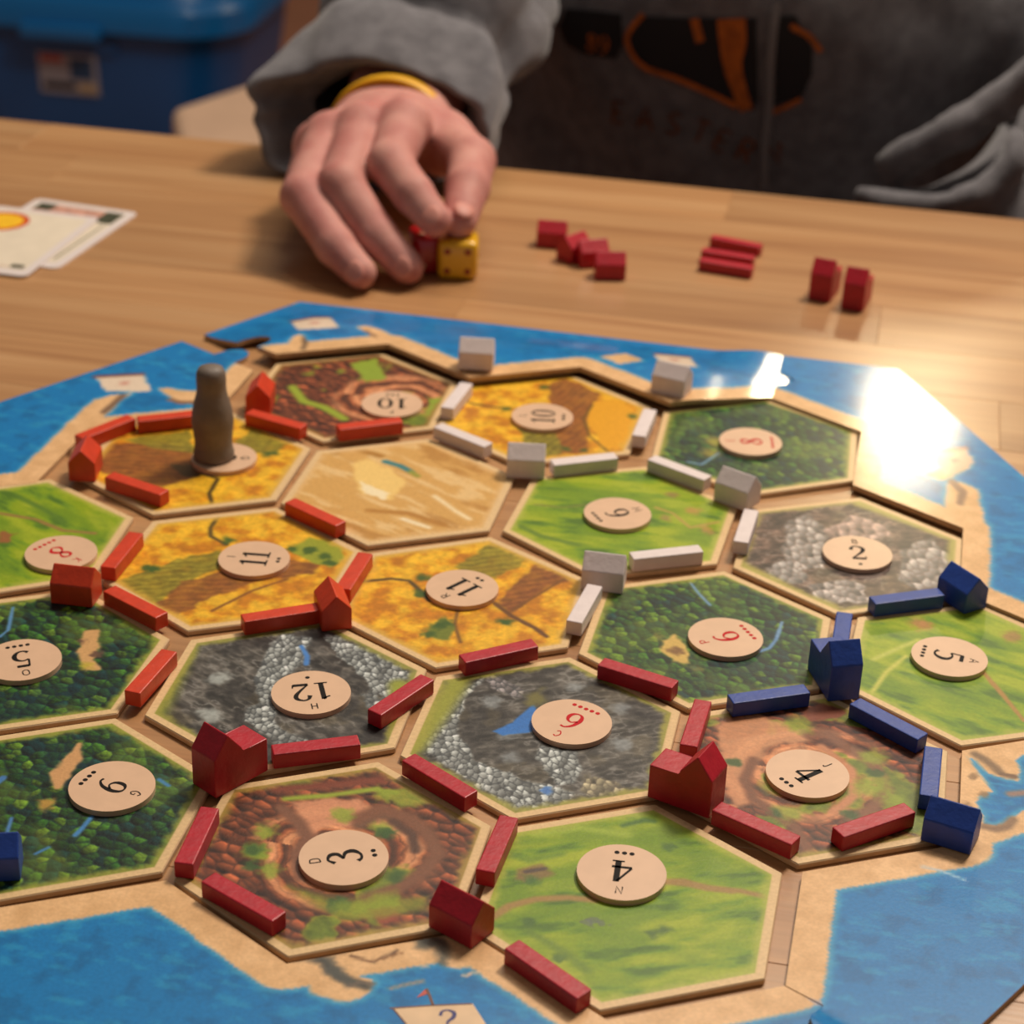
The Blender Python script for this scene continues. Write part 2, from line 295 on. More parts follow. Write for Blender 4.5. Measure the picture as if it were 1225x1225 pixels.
def art_11b(A):
    wheat(A); stripes(A, [(-8.8,18.3),(-0.4,37.2),(0.5,41.7),(14.9,35.3),(12.3,24.4),(6.7,14.8)], (1, .62), *OL); stripes(A, [(11.4,2.5),(14.0,16.8),(18.9,30.3),(27.3,27.6),(21.4,9.2),(16.0,-5.6)], (1, .62), *BR); stripes(A, [(10.0,0.2),(14.0,-0.6),(27.1,28.6),(32.8,24.2),(25.7,16.2),(16.5,-3.6)], (1, .62), *BR)
    A.line([(-36.3,0.6),(-26.1,5.8),(-20.3,6.1),(-15.0,0.8),(-10.7,-4.7)], 1.6, (86, 66, 28)); A.line([(10.2,-0.7),(17.3,-7.1),(25.8,-12.1),(30.4,-16.2)], 1.8, (104, 66, 28)); A.line([(-0.3,-8.4),(0.9,-17.3),(5.1,-26.9)], 1.2, (120, 82, 28)); A.line([(16.5,-3.6),(28.6,21.0),(32.8,24.2)], 1, (120, 76, 28), .6)
    A.blob([(-7.4,-21.4),(-3.0,-12.8),(1.8,-20.7),(1.5,-27.0),(-5.2,-26.2)], (112, 122, 40)); A.dot([(-16.3,9.2),(-4.1,-19.6),(-1.7,-16.2),(15.2,-10.5),(16.7,-11.0),(-14.6,-1.0),(-5.6,-24.5)], 2.6, (60, 88, 32))
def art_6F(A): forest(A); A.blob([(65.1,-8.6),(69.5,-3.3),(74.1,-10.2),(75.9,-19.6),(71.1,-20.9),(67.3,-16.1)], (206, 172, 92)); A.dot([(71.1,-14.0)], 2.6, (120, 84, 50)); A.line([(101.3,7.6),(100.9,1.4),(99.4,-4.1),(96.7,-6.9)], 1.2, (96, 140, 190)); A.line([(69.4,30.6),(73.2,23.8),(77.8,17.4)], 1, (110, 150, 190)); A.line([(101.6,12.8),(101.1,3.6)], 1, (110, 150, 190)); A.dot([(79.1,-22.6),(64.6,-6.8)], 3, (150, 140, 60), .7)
def art_5P(A):
    pasture(A, -.35); A.line([(165.4,-0.5),(171.4,-12.2),(177.7,-25.1)], 1.6, (170, 128, 60)); A.dot([(143.8,24.7),(145.8,22.5)], 4, (190, 130, 84), .8); A.dot([(174.2,23.9)], 4, (160, 110, 76), .8); A.line([(131.9,-23.1),(136.0,-8.7),(141.4,2.6)], 1.4, (190, 190, 80), .8); A.line([(131.6,-2.1),(140.1,8.3),(145.0,13.7)], 1.6, (182, 188, 80), 1)
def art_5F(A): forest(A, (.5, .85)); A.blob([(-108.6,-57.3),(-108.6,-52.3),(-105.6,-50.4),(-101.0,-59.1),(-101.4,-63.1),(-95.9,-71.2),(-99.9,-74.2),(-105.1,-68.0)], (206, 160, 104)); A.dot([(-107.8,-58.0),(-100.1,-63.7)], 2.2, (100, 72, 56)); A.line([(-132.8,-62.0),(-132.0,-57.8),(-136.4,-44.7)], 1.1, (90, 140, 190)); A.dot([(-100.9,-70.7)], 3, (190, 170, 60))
def art_12M(A):
    rock(A, -.5); crag(A, [(-49.9,-36.8),(-40.3,-37.1),(-37.9,-51.2),(-40.6,-55.8),(-41.3,-69.1),(-35.9,-85.6),(-25.3,-91.3),(-31.4,-96.4),(-39.4,-90.0),(-45.5,-86.5),(-46.8,-79.7),(-44.3,-75.4),(-49.8,-62.2),(-51.4,-51.1)]); crag(A, [(-37.2,-33.3),(-28.3,-34.8),(-8.8,-50.8),(-4.6,-60.8),(-9.2,-65.8),(-18.7,-53.6),(-28.0,-46.5)]); crag(A, [(-33.6,-34.3),(-22.3,-37.1),(-4.4,-49.6),(-6.8,-55.9),(-16.8,-49.2),(-28.4,-44.7)]); crag(A, [(-15.6,-63.9),(-12.4,-57.4),(-7.7,-70.7),(-12.7,-70.3)])
    A.dot([(-60.4,-67.0),(-59.6,-64.9),(-57.8,-85.4),(-54.7,-87.2)], 3.4, (170, 176, 172), .8); A.line([(-41.7,-42.5),(-38.3,-47.5),(-37.2,-52.0)], 1.6, (74, 130, 200)); A.line([(-77.2,-52.4),(-73.7,-78.1),(-72.6,-88.6)], 9, (118, 128, 48), 3); A.line([(-6.8,-55.9),(0.5,-79.1),(0.9,-87.5)], 6, (150, 156, 56), 2)
def art_6M(A):
    rock(A, .5); crag(A, [(17.4,-43.5),(12.0,-52.6),(8.5,-64.5),(5.9,-81.0),(6.2,-86.1),(15.4,-91.9),(25.2,-97.4),(38.7,-108.0),(43.5,-109.0),(53.8,-101.6),(54.6,-95.9),(44.9,-93.7),(38.7,-95.4),(33.0,-90.5),(24.8,-87.7),(17.6,-77.8),(14.8,-66.3),(13.7,-57.6)]); crag(A, [(17.4,-43.5),(24.7,-44.4),(33.5,-53.1),(28.9,-54.3),(20.9,-50.1)], (200, 190, 190))
    crag(A, [(41.3,-76.5),(51.6,-75.4),(54.2,-83.0),(53.7,-91.3),(49.4,-93.3),(40.5,-81.8)]); crag(A, [(55.6,-86.7),(64.3,-88.5),(68.9,-91.2),(60.4,-97.5),(55.7,-94.8)], (196, 184, 150), (110, 100, 84)); A.dot([(59.6,-50.4),(63.2,-68.8),(44.8,-42.5),(21.6,-57.3),(30.4,-72.6),(33.4,-83.7)], 3.6, (150, 156, 158), .75)
    A.blob([(34.5,-55.5),(32.5,-60.0),(30.5,-66.5),(25.6,-72.5),(29.2,-73.8),(36.2,-70.2),(39.0,-65.0)], (46, 116, 196), .5, .95, .3); A.dot([(47.0,-97.2)], 1.6, (70, 120, 190)); A.line([(9.7,-49.4),(7.4,-71.9),(5.4,-86.3)], 7, (150, 152, 56), 2.6); A.blob([(30.2,-51.2),(35.1,-46.2),(38.6,-53.5),(33.1,-55.9)], (110, 104, 56), 1.6)
def art_4C(A):
    hills(A, [(116.9,-69.3)][0], 1); A.blob([(88.2,-51.5),(99.7,-43.0),(109.6,-45.6),(115.9,-52.7),(106.1,-58.8),(102.5,-68.2),(99.8,-77.2),(102.8,-87.6),(98.8,-91.8),(93.2,-75.7)], (214, 152, 108), 1.6, .85); A.line([(101.4,-66.8),(100.2,-77.1),(103.5,-85.8),(109.4,-90.5),(116.3,-96.3),(120.6,-105.6)], 3.4, (124, 78, 54), 1.2)
    A.line([(115.6,-49.3),(121.2,-47.7),(128.3,-54.4),(135.1,-59.3),(139.5,-71.3),(136.5,-81.6),(130.6,-87.9)], 4, (132, 86, 60), 1.4); A.line([(119.9,-55.0),(129.0,-64.3),(130.8,-76.9),(126.0,-86.0)], 3, (196, 132, 92), 1); A.dot([(112.4,-44.9),(108.2,-78.2),(134.1,-72.7),(137.5,-68.6),(113.9,-90.1),(141.6,-77.1),(134.9,-56.0)], 5, (142, 160, 46), .9); A.dot([(96.1,-69.9),(136.3,-64.0),(130.5,-86.3),(110.5,-91.8)], 2.6, (58, 86, 40)); A.blob([(112.7,-37.6),(119.8,-30.2),(126.7,-31.9),(123.3,-38.3),(115.9,-42.1)], (132, 70, 46))
    A.blob([(151.5,-54.9),(155.5,-50.4),(155.2,-70.2),(151.4,-77.6)], (150, 160, 46), 2)
def art_9F(A): forest(A, (.5, .85)); A.blob([(-88.9,-125.2),(-87.8,-116.8),(-86.3,-110.0),(-82.9,-115.4),(-82.5,-123.5),(-82.4,-131.4),(-84.2,-132.7)], (206, 156, 104)); A.dot([(-83.5,-138.7)], 3.4, (196, 150, 70)); A.line([(-69.6,-141.1),(-69.9,-146.4),(-70.5,-149.8)], 1.5, (70, 130, 190)); A.line([(-75.1,-156.6),(-77.3,-160.1)], 1, (70, 130, 190)); A.line([(-100.7,-133.2),(-100.0,-130.6)], 2, (70, 120, 180)); A.line([(-89.9,-147.3),(-88.1,-154.3)], 1.2, (80, 130, 190)); A.line([(-58.4,-120.2),(-54.8,-122.3)], 1.2, (70, 130, 180))
def art_3C(A):
    hills(A, [(0.6,-139.2)][0], -1); A.blob([(-19.7,-120.7),(-11.8,-116.2),(-2.1,-114.4),(3.0,-119.2),(0.6,-126.7),(-7.7,-129.7),(-9.7,-134.7),(-14.8,-130.1)], (218, 150, 112), 1.4, .9); A.line([(-21.3,-124.2),(-15.3,-128.7),(-10.6,-134.9),(-11.3,-142.4),(-7.2,-151.2)], 4, (128, 84, 62), 1.4)
    A.line([(1.2,-125.8),(4.2,-120.4),(10.0,-119.6)], 4, (116, 80, 58), 1.4); A.line([(-0.3,-123.2),(5.3,-117.1),(13.3,-119.5),(20.2,-125.2),(24.8,-132.7),(22.7,-141.8),(18.6,-149.2),(11.8,-155.8)], 4.6, (128, 82, 58), 1.6); A.line([(9.4,-122.1),(16.0,-126.3),(18.6,-132.9)], 3, (90, 60, 46), 1)
    A.blob([(-9.2,-155.9),(0.8,-157.4),(9.2,-156.5),(18.2,-150.0),(20.3,-157.6),(11.1,-162.7),(2.4,-162.4)], (140, 154, 42), 2.4, .75); A.dot([(-22.3,-135.1),(-21.7,-143.7),(-23.5,-143.5),(-16.4,-150.2),(7.5,-125.6),(-4.3,-122.7)], 3.6, (136, 160, 48), .9); A.dot([(4.9,-159.3),(-23.1,-143.4),(-21.1,-150.7),(9.5,-128.0)], 3, (56, 88, 40)); A.dot([(9.3,-128.1),(16.6,-144.9),(5.9,-159.4)], 3.2, (60, 90, 42))
    A.blob([(13.7,-159.4),(20.0,-157.7),(22.2,-162.4),(17.8,-164.9)], (150, 74, 50), 1.6); A.blob([(4.1,-159.2),(13.4,-155.4),(26.7,-150.5),(27.2,-155.8),(13.9,-163.3),(6.0,-165.4)], (142, 156, 42), 2, .7); A.blob([(1.1,-108.8),(12.4,-105.7),(17.4,-110.7),(9.5,-115.9)], (150, 166, 50), 1.6, .8); A.line([(-25.0,-115.9),(-13.3,-111.1),(1.4,-103.9)], 3.4, (126, 64, 44), 1.6); A.line([(-21.8,-119.7),(-11.1,-115.3),(1.0,-108.8)], 2.2, (150, 164, 50), 1)
def art_4P(A):
    pasture(A, .45); A.line([(44.8,-154.4),(47.8,-149.0),(53.7,-144.7),(61.7,-141.9),(68.4,-141.1)], 2.4, (160, 128, 68), .8); A.line([(85.1,-128.7),(90.1,-127.4),(96.2,-128.6),(102.6,-128.3)], 2.2, (160, 128, 68), .8); A.line([(83.7,-129.1),(91.3,-128.5),(97.3,-128.3),(104.8,-127.6),(112.5,-128.4)], 2, (160, 128, 68), .8)
    A.blob([(47.1,-133.9),(52.5,-130.4),(55.6,-133.1),(50.7,-138.6),(47.1,-138.1)], (132, 104, 64), 1.2, .9); A.dot([(51.4,-137.7)], 2.6, (70, 110, 44)); A.line([(48.9,-134.2),(53.6,-131.5)], 1.2, (84, 70, 60)); A.line([(70.3,-107.5),(75.9,-103.5),(78.2,-103.5)], 1.8, (76, 112, 42), .8); A.blob([(82.6,-150.4),(87.1,-147.2),(89.7,-147.8),(85.4,-152.2)], (74, 104, 46), 1.2, .9); A.dot([(54.4,-153.9),(83.8,-114.0),(63.8,-165.6)], 2, (72, 106, 44), .9)
    A.dot([(68.5,-150.8),(69.8,-149.1),(72.5,-149.8),(74.2,-150.0)], 1, (100, 110, 100), .8); A.line([(54.8,-157.7),(66.0,-163.8),(71.8,-168.5)], 2, (98, 128, 40), 1.6, .7); A.line([(48.1,-117.7),(59.4,-111.6),(71.8,-111.3)], 2, (160, 180, 60), 1.6, .8); A.line([(56.5,-124.2),(48.7,-129.2),(43.1,-127.8)], 2, (100, 134, 40), 1.2, .7)

HR = 43.27   # hexagon corner radius, mm
def hexpts(r, a=0): return [(r*math.cos(math.radians(90+60*i)+a), r*math.sin(math.radians(90+60*i)+a)) for i in range(6)]
def hex_face(n, r):
    vs = []; idx = {}
    for q in range(-n, n+1):
        for s in range(max(-n, -q-n), min(n, -q+n)+1):
            idx[q, s] = len(vs); vs.append((r/n*(s+q*.5)*1.0, r/n*q*.8660254))
    fs = []
    for (q, s), i in idx.items():
        if (q+1, s) in idx and (q+1, s-1) in idx: fs.append((i, idx[q+1, s], idx[q+1, s-1]))
        if (q, s+1) in idx and (q+1, s) in idx: fs.append((i, idx[q, s+1], idx[q+1, s]))
    return np.array([(-y, x) for x, y in vs]), fs      # turned a quarter so a corner points along +y
def ink(o, C):
    me = o.data; a = me.color_attributes.new('ink', 'FLOAT_COLOR', 'POINT')
    a.data.foreach_set('color', np.c_[sr(np.clip(C, 0, 255)), np.ones(len(C))].astype('f4').ravel())
FACES = {n: hex_face(n, HR-.35) for n in (64, 88)}
TILES = [  # key, centre mm, turn deg, label, dense
 ('10C', -79.2, 141.1, 1.5, art_10C, 'brick hills hex tile bearing the back left number 10 disc', 0, (160, 120, 60)),
 ('10W', -2.7, 142.8, -2, art_10W, 'golden wheat field hex tile bearing the middle back number 10 disc', 0, (214, 170, 70)),
 ('8F', 79, 141.7, 2.3, art_8F, 'dark green forest hex tile at the back right below the shiny sea frame', 0, (150, 150, 60)),
 ('R', -117.7, 69.3, .75, art_R, 'wheat field hex tile under the grey wooden pawn', 0, (214, 170, 70)),
 ('D', -40.3, 68.5, .3, art_D, 'sandy desert hex tile with a small blue pool and no number disc', 0, (222, 180, 120)),
 ('9P', 39.9, 68.4, -2.2, art_9P, 'green pasture hex tile bearing the number 9 disc between white pieces', 0, (170, 176, 66)),
 ('2M', 119.7, 65.4, -.8, art_2M, 'mountain hex tile with painted-in brownish glare haze bearing the number 2 disc', 0, (170, 160, 80)),
 ('8P', -158.6, -1.5, 4, art_8P, 'green pasture hex tile at the left edge bearing a red 8 disc', 0, (170, 176, 66)),
 ('11a', -78.3, -.1, -.5, art_11a, 'wheat field hex tile bearing the left number 11 disc', 0, (214, 170, 70)),
 ('11b', 0, -.3, 1.7, art_11b, 'wheat field hex tile bearing the middle number 11 disc', 0, (214, 170, 70)),
 ('6F', 79.4, -2, 0, art_6F, 'forest hex tile bearing the red 6 disc beside the white road', 1, (160, 160, 60)),
 ('5P', 161.5, -.4, -2.5, art_5P, 'green pasture hex tile at the right bearing a number 5 disc', 1, (170, 176, 66)),
 ('5F', -119.6, -70.9, .3, art_5F, 'forest hex tile at the left edge bearing a number 5 disc', 1, (160, 160, 60)),
 ('12M', -37.6, -68, 2.4, art_12M, 'grey mountain hex tile bearing the number 12 disc', 1, (160, 156, 66)),
 ('6M', 40.3, -69.4, .6, art_6M, 'grey mountain hex tile with a blue lake beside its red 6 disc', 1, (164, 158, 64)),
 ('4C', 118.5, -69.1, 0, art_4C, 'brick hills hex tile bearing a number 4 disc among blue and red roads', 1, (176, 160, 70)),
 ('9F', -80.6, -137.9, 1.2, art_9F, 'forest hex tile bearing the number 9 disc at the lower left', 1, (160, 160, 60)),
 ('3C', -1.4, -139.1, .8, art_3C, 'brick hills hex tile bearing the number 3 disc among red roads', 1, (176, 150, 70)),
 ('4P', 77.3, -138.7, 0, art_4P, 'large green pasture hex tile in front bearing a number 4 disc', 1, (170, 176, 66)),
]
tile_at = {}
for i, (key, cx, cy, dg, art, label, dense, rim) in enumerate(TILES):
    t = empty('hex_tile', (cx*MM, cy*MM, TT), math.radians(dg)); tag(t, label, 'game tile', 'terrain hex tiles of the board'); tile_at[key] = t
    bobj('card', prism_bm([(x*MM, y*MM) for x, y in hexpts(HR)], 0, .00195, .0003), M_core, t)
    V, F = FACES[88 if dense else 64]
    f = mesh('printed_face', np.c_[V*MM, np.full(len(V), .002)], F, M_print, t)
    a = math.radians(dg); X = V[:, 0]*math.cos(a)-V[:, 1]*math.sin(a)+cx; Y = V[:, 0]*math.sin(a)+V[:, 1]*math.cos(a)+cy
    A = Art(X, Y, i*3+1); art(A)
    e = HR*.866-np.max([V[:, 0]*math.cos(b)+V[:, 1]*math.sin(b) for b in np.radians(np.arange(0, 360, 60))], axis=0)
    g = fbm(X, Y, 3, i+70); A.C = mixc(A.C, rim, sst(5.6, 2.8, e+3*(g-.5))*.85)
    A.C = mixc(A.C, (224, 190, 140), sst(2.9, 2.3, e)); ink(f, A.C)

# ------------------------------------------------------------------ pen strokes and glyphs (thin printed ink)
def crm(pts, n=6):
    P = np.array(pts, float)
    if len(P) < 3: return P
    Q = np.vstack([2*P[0]-P[1], P, 2*P[-1]-P[-2]]); out = []
    for i in range(1, len(Q)-2):
        for k in range(n):
            t = k/n; a, b, c, d = Q[i-1], Q[i], Q[i+1], Q[i+2]
            out.append(.5*(2*b+(c-a)*t+(2*a-5*b+4*c-d)*t*t+(3*b-a-3*c+d)*t**3))
    out.append(P[-1]); return np.array(out)
def ribbon(strokes):
    """strokes: lists of (x, y, width); returns flat quads"""
    V, F = [], []
    for s, curved in strokes:
        P = crm(s) if curved else np.array(s, float)
        d = np.gradient(P[:, :2], axis=0); d /= np.linalg.norm(d, axis=1)[:, None]+1e-9
        n = np.c_[-d[:, 1], d[:, 0]]*P[:, 2:3]/2; b = len(V)
        for p, q in zip(P[:, :2]-n, P[:, :2]+n): V += [tuple(p), tuple(q)]
        F += [(b+2*i, b+2*i+1, b+2*i+3, b+2*i+2) for i in range(len(P)-1)]
    return V, F
T, K = .05, .13
DIG = {
 '0': [([(.3, 1, T), (.1, .82, .1), (.05, .5, K), (.1, .18, .1), (.3, 0, T), (.5, .18, .1), (.55, .5, K), (.5, .82, .1), (.3, 1, T)], 1)],
 '1': [([(.3, 0, K), (.3, 1, K)], 0), ([(.08, .84, T), (.22, .9, .06), (.32, 1, .08)], 1), ([(.08, .02, T), (.52, .02, T)], 0)],
 '2': [([(.06, .72, .13), (.12, .92, .08), (.3, 1, .06), (.5, .88, .11), (.52, .68, .12), (.36, .42, .08), (.06, .06, .05)], 1), ([(.05, .05, .11), (.56, .05, .11)], 0), ([(.55, .02, .06), (.59, .22, .03)], 0)],
 '3': [([(.06, .82, .1), (.24, 1, .06), (.46, .9, .11), (.46, .68, .11), (.22, .54, .05)], 1), ([(.22, .54, .05), (.48, .44, .1), (.53, .2, .13), (.34, .01, .07), (.14, .02, .07), (.04, .14, .11)], 1)],
 '4': [([(.44, 0, .14), (.44, 1, .14)], 0), ([(.42, .98, .06), (.03, .32, .06)], 0), ([(.02, .3, .08), (.62, .3, .08)], 0), ([(.26, .02, T), (.62, .02, T)], 0)],
 '5': [([(.14, .95, .11), (.54, .95, .11)], 0), ([(.13, 1, .05), (.09, .55, .06)], 0), ([(.09, .55, .06), (.3, .62, .06), (.5, .5, .11), (.54, .28, .13), (.4, .05, .08), (.2, .0, .06), (.05, .1, .11)], 1)],
 '6': [([(.52, .95, .07), (.34, .96, .06), (.14, .74, .1), (.06, .36, .13), (.14, .08, .09), (.32, 0, .05), (.5, .1, .1), (.55, .3, .12), (.48, .5, .08), (.3, .58, .05), (.12, .44, .07)], 1)],
 '8': [([(.3, 1, .05), (.12, .88, .1), (.14, .68, .12), (.44, .42, .13), (.54, .2, .12), (.3, 0, .05), (.06, .18, .1), (.16, .42, .06), (.44, .64, .06), (.48, .86, .1), (.3, 1, .05)], 1)],
}
DIG = {k: [([(x, y, w_*1.32) for x, y, w_ in s], c) for s, c in v] for k, v in DIG.items()}
DIG['9'] = [([(.6-x, 1-y, w_) for x, y, w_ in s], c) for s, c in DIG['6']]
def poly(*p): return ([(x, y, .13) for x, y in p], 0)
def curv(*p): return ([(x, y, .13) for x, y in p], 1)
LET = {'A': [poly((0, 0), (.35, 1), (.7, 0)), poly((.15, .35), (.55, .35))], 'B': [poly((.05, 0), (.05, 1)), curv((.05, 1), (.45, .95), (.45, .6), (.05, .52)), curv((.05, .52), (.55, .45), (.5, .05), (.05, 0))],
 'C': [curv((.6, .85), (.3, 1), (.03, .5), (.3, 0), (.6, .15))], 'D': [poly((.05, 0), (.05, 1)), curv((.05, 1), (.5, .9), (.6, .5), (.5, .1), (.05, 0))], 'E': [poly((.5, 0), (.05, 0), (.05, 1), (.5, 1)), poly((.05, .5), (.4, .5))],
 'F': [poly((.05, 0), (.05, 1), (.5, 1)), poly((.05, .5), (.4, .5))], 'G': [curv((.6, .85), (.3, 1), (.03, .5), (.3, 0), (.6, .15)), poly((.35, .45), (.62, .45), (.62, .1))], 'H': [poly((.05, 0), (.05, 1)), poly((.6, 0), (.6, 1)), poly((.05, .5), (.6, .5))],
 'I': [poly((.1, 0), (.1, 1))], 'J': [curv((.3, 1), (.3, .3), (.2, 0), (0, .1))], 'K': [poly((.05, 0), (.05, 1)), poly((.55, 1), (.05, .45), (.6, 0))], 'L': [poly((.05, 1), (.05, 0), (.5, 0))],
 'M': [poly((0, 0), (.05, 1), (.4, .3), (.75, 1), (.8, 0))], 'N': [poly((.05, 0), (.05, 1), (.6, 0), (.6, 1))], 'O': [curv((.35, 1), (.05, .8), (.05, .2), (.35, 0), (.65, .2), (.65, .8), (.35, 1))],
 'P': [poly((.05, 0), (.05, 1)), curv((.05, 1), (.5, .95), (.5, .55), (.05, .47))], 'Q': [curv((.35, 1), (.05, .8), (.05, .2), (.35, 0), (.65, .2), (.65, .8), (.35, 1)), poly((.4, .25), (.7, -.05))], 'R': [poly((.05, 0), (.05, 1)), curv((.05, 1), (.5, .95), (.5, .55), (.05, .47)), poly((.25, .48), (.6, 0))]}
def text_mesh(txt, table, h, gap=.14):
    V, F, x = [], [], 0
    for ch in txt:
        v, f = ribbon(table[ch]); b = len(V); xs = [p[0] for p in v]; x0 = min(xs)
        V += [(p[0]-x0+x, p[1]) for p in v]; F += [tuple(i+b for i in q) for q in f]; x += max(xs)-x0+gap
    W = x-gap; return [((p[0]-W/2)*h, (p[1]-.5)*h) for p in V], F
def flat(name, V, F, z, m, parent): return mesh(name, [(x*MM, y*MM, z) for x, y in V], F, m, parent)
def disc_poly(r, n=40): return [(r*math.cos(2*math.pi*i/n), r*math.sin(2*math.pi*i/n)) for i in range(n)]

# ------------------------------------------------------------------ number tokens (lie on the tiles)
TOKENS = [  # centre px -> mm, towards the letter, number, letter, pips, label
 ([(-61.3,134.1)], [(-59.0,124.5)], '10', 'F', 3, 'round cream number 10 disc on the back left brick hills'),
 ([(-3.1,139.6)], [(-10.1,138.4)], '10', 'L', 3, 'round cream number 10 disc on the middle back wheat field'),
 ([(76.9,140.3)], [(70.0,139.1)], '8', 'E', 5, 'round cream disc with red 8 on the back right forest'),
 ([(-107.4,72.1)], [(-100.9,73.3)], '3', 'Q', 2, 'round cream number disc half hidden under the grey pawn'),
 ([(38.3,69.0)], [(45.2,74.2)], '9', 'M', 4, 'round cream number 9 disc on the pasture between white pieces'),
 ([(122.1,63.5)], [(120.4,72.2)], '2', 'B', 1, 'round cream number 2 disc on the mountain with painted-in glare haze'),
 ([(-135.0,-10.1)], [(-128.7,-13.0)], '8', 'K', 5, 'round cream disc with red 8 at the left edge by orange house'),
 ([(-72.7,3.6)], [(-79.9,2.7)], '11', 'I', 2, 'round cream number 11 disc on the left wheat field'),
 ([(-1.7,3.5)], [(-6.7,-4.6)], '11', 'R', 2, 'round cream number 11 disc on the middle wheat field'),
 ([(85.4,-4.0)], [(77.7,-9.8)], '6', 'P', 5, 'round cream disc with red 6 on the forest right of centre'),
 ([(154.7,3.4)], [(162.2,2.5)], '5', 'A', 4, 'round cream number 5 disc on the right hand pasture'),
 ([(-119.5,-75.0)], [(-114.6,-82.4)], '5', 'O', 4, 'round cream number 5 disc at the left edge on forest'),
 ([(-30.3,-69.0)], [(-26.6,-76.9)], '12', 'H', 1, 'round cream number 12 disc on the grey mountain'),
 ([(47.6,-63.8)], [(44.2,-72.8)], '6', 'C', 5, 'round cream disc with red 6 on grey mountain by blue lake'),
 ([(117.2,-71.9)], [(123.7,-64.6)], '4', 'J', 3, 'round cream number 4 disc on the right brick hills'),
 ([(-68.7,-128.6)], [(-60.2,-130.4)], '9', 'G', 4, 'round cream number 9 disc on the lower left forest'),
 ([(1.7,-142.6)], [(-5.6,-146.4)], '3', 'D', 2, 'round cream number 3 disc on the front brick hills'),
 ([(73.7,-129.9)], [(74.4,-139.1)], '4', 'N', 3, 'round cream number 4 disc on the front green pasture'),
]
TR = 11.8
disc_me = None
for (c, l, num, let, pips, label) in TOKENS:
    c, l = c[0], l[0]; up = math.atan2(l[1]-c[1], l[0]-c[0])-math.pi/2
    t = empty('number_token', (c[0]*MM, c[1]*MM, Z0), up); tag(t, label, 'number disc', 'number discs on the terrain tiles')
    if disc_me is None:
        d = bobj('disc', prism_bm([(x*MM, y*MM) for x, y in disc_poly(TR, 56)], 0, .0017, .00035, 2), M_token, t, True); disc_me = d.data
        d.data.set_sharp_from_angle(angle=.6)
    else: link(bpy.data.objects.new('disc', disc_me), t)
    red = num in ('6', '8'); mk = M_redink if red else M_black
    h = 8.2 if red or num == '9' else 8.9
    V, F = text_mesh(num, DIG, h); flat('numeral', [(x, y-.2) for x, y in V], F, .00174, mk, t)
    V, F = text_mesh(let, LET, 2.9); flat('letter', [(x, y+7.7) for x, y in V], F, .00174, mk, t)
    V, F = [], []
    for k in range(pips):
        x0 = (k-(pips-1)/2)*2.0; b = len(V); V += [(x+x0, y-8.1) for x, y in disc_poly(.72, 10)]; F.append(tuple(range(b, b+10)))
    flat('pips', V, F, .00174, mk, t)

# ------------------------------------------------------------------ sea frame
def r60(p, k): a = math.radians(60*k); return (p[0]*math.cos(a)-p[1]*math.sin(a), p[0]*math.sin(a)+p[1]*math.cos(a))
RO = 261.7
JI, JO = (80, 184.7), (77.5, RO*.866)
def lerp(a, b, t): return (a[0]+(b[0]-a[0])*t, a[1]+(b[1]-a[1])*t)
def tabline():   # joint from the inner to the outer end, with a rounded tab bulging clockwise (+x here)
    p = [lerp(JI, JO, t) for t in (0, .26)]; c = lerp(JI, JO, .40); hw = 5.6
    p += [(c[0]+3+7.5*math.sin(a)+1, c[1]-hw*math.cos(a)) for a in np.linspace(0, math.pi, 9)]
    return p+[lerp(JI, JO, t) for t in (.54, 1)]
TAB_ = tabline()
INNER = [(-120, 161.6), (-80, 184.7), (-40, 161.6), (0, 184.7), (40, 161.6), (80, 184.7)]
OUTER = [(-RO/2, RO*.866)]
BASE = TAB_+OUTER+[r60(p, 1) for p in TAB_[::-1]]+INNER[1:-1]
Z6 = [(80*x, 80*y) for x, y in [(-1, 2.309), (-.5, 2.02), (0, 2.309), (.5, 2.02), (1, 2.309), (1.5, 2.02)]]
ISLE = [(v[0], v[1]) for k in range(6) for v in [r60(p, -k) for p in [(-40, 161.6), (0, 184.7), (40, 161.6), (80, 184.7)]][0:4]]
ISLE = []
for k in range(6):
    for p in [(-80, 184.7), (-40, 161.6), (0, 184.7), (40, 161.6), (80, 184.7)]: ISLE.append(r60(p, -k))
def sea_art(X, Y, lx, ly, land, water, extra, seed):
    """X,Y board mm; lx,ly the piece's own mm; land/water polygons in board mm"""
    n = fbm(X, Y, 5, seed); n2 = fbm(X/2.5, Y, 2.2, seed+4)
    C = np.tile(np.array((4, 120, 186), float), (len(X), 1)); C = mixc(C, (2, 98, 156), sst(.5, .72, n)*.6); C = mixc(C, (50, 156, 202), sst(.55, .75, n2)*.5)
    A = Art(X, Y, seed); A.C = C
    d = segdist(lx, ly, ISLE, True)-9.3+A.wob*.35
    for p in land: d = np.minimum(d, sdpoly(X, Y, p)+A.wob*.45)
    for p in water: d = np.maximum(d, -(sdpoly(X, Y, p)+A.wob*.45))
    A.C = mixc(A.C, (96, 176, 204), sst(2.4, .6, d)*.55)
    A.C = mixc(A.C, (228, 182, 130)+(fbm(X, Y, 4, seed+2)-.5)[:, None]*36, sst(.5, -.3, d))
    if extra: extra(A)
    return A.C
def ship(A, P, top=(120, 60, 50), sail=(228, 206, 182)):
    A.blob(P, sail, .6, 1, .6); A.line(P[:2], 2.2, top, .8); m = lerp(lerp(P[0], P[1], .5), lerp(P[2], P[3], .5), .5); A.dot([m], 2.4, (190, 110, 96), .7)
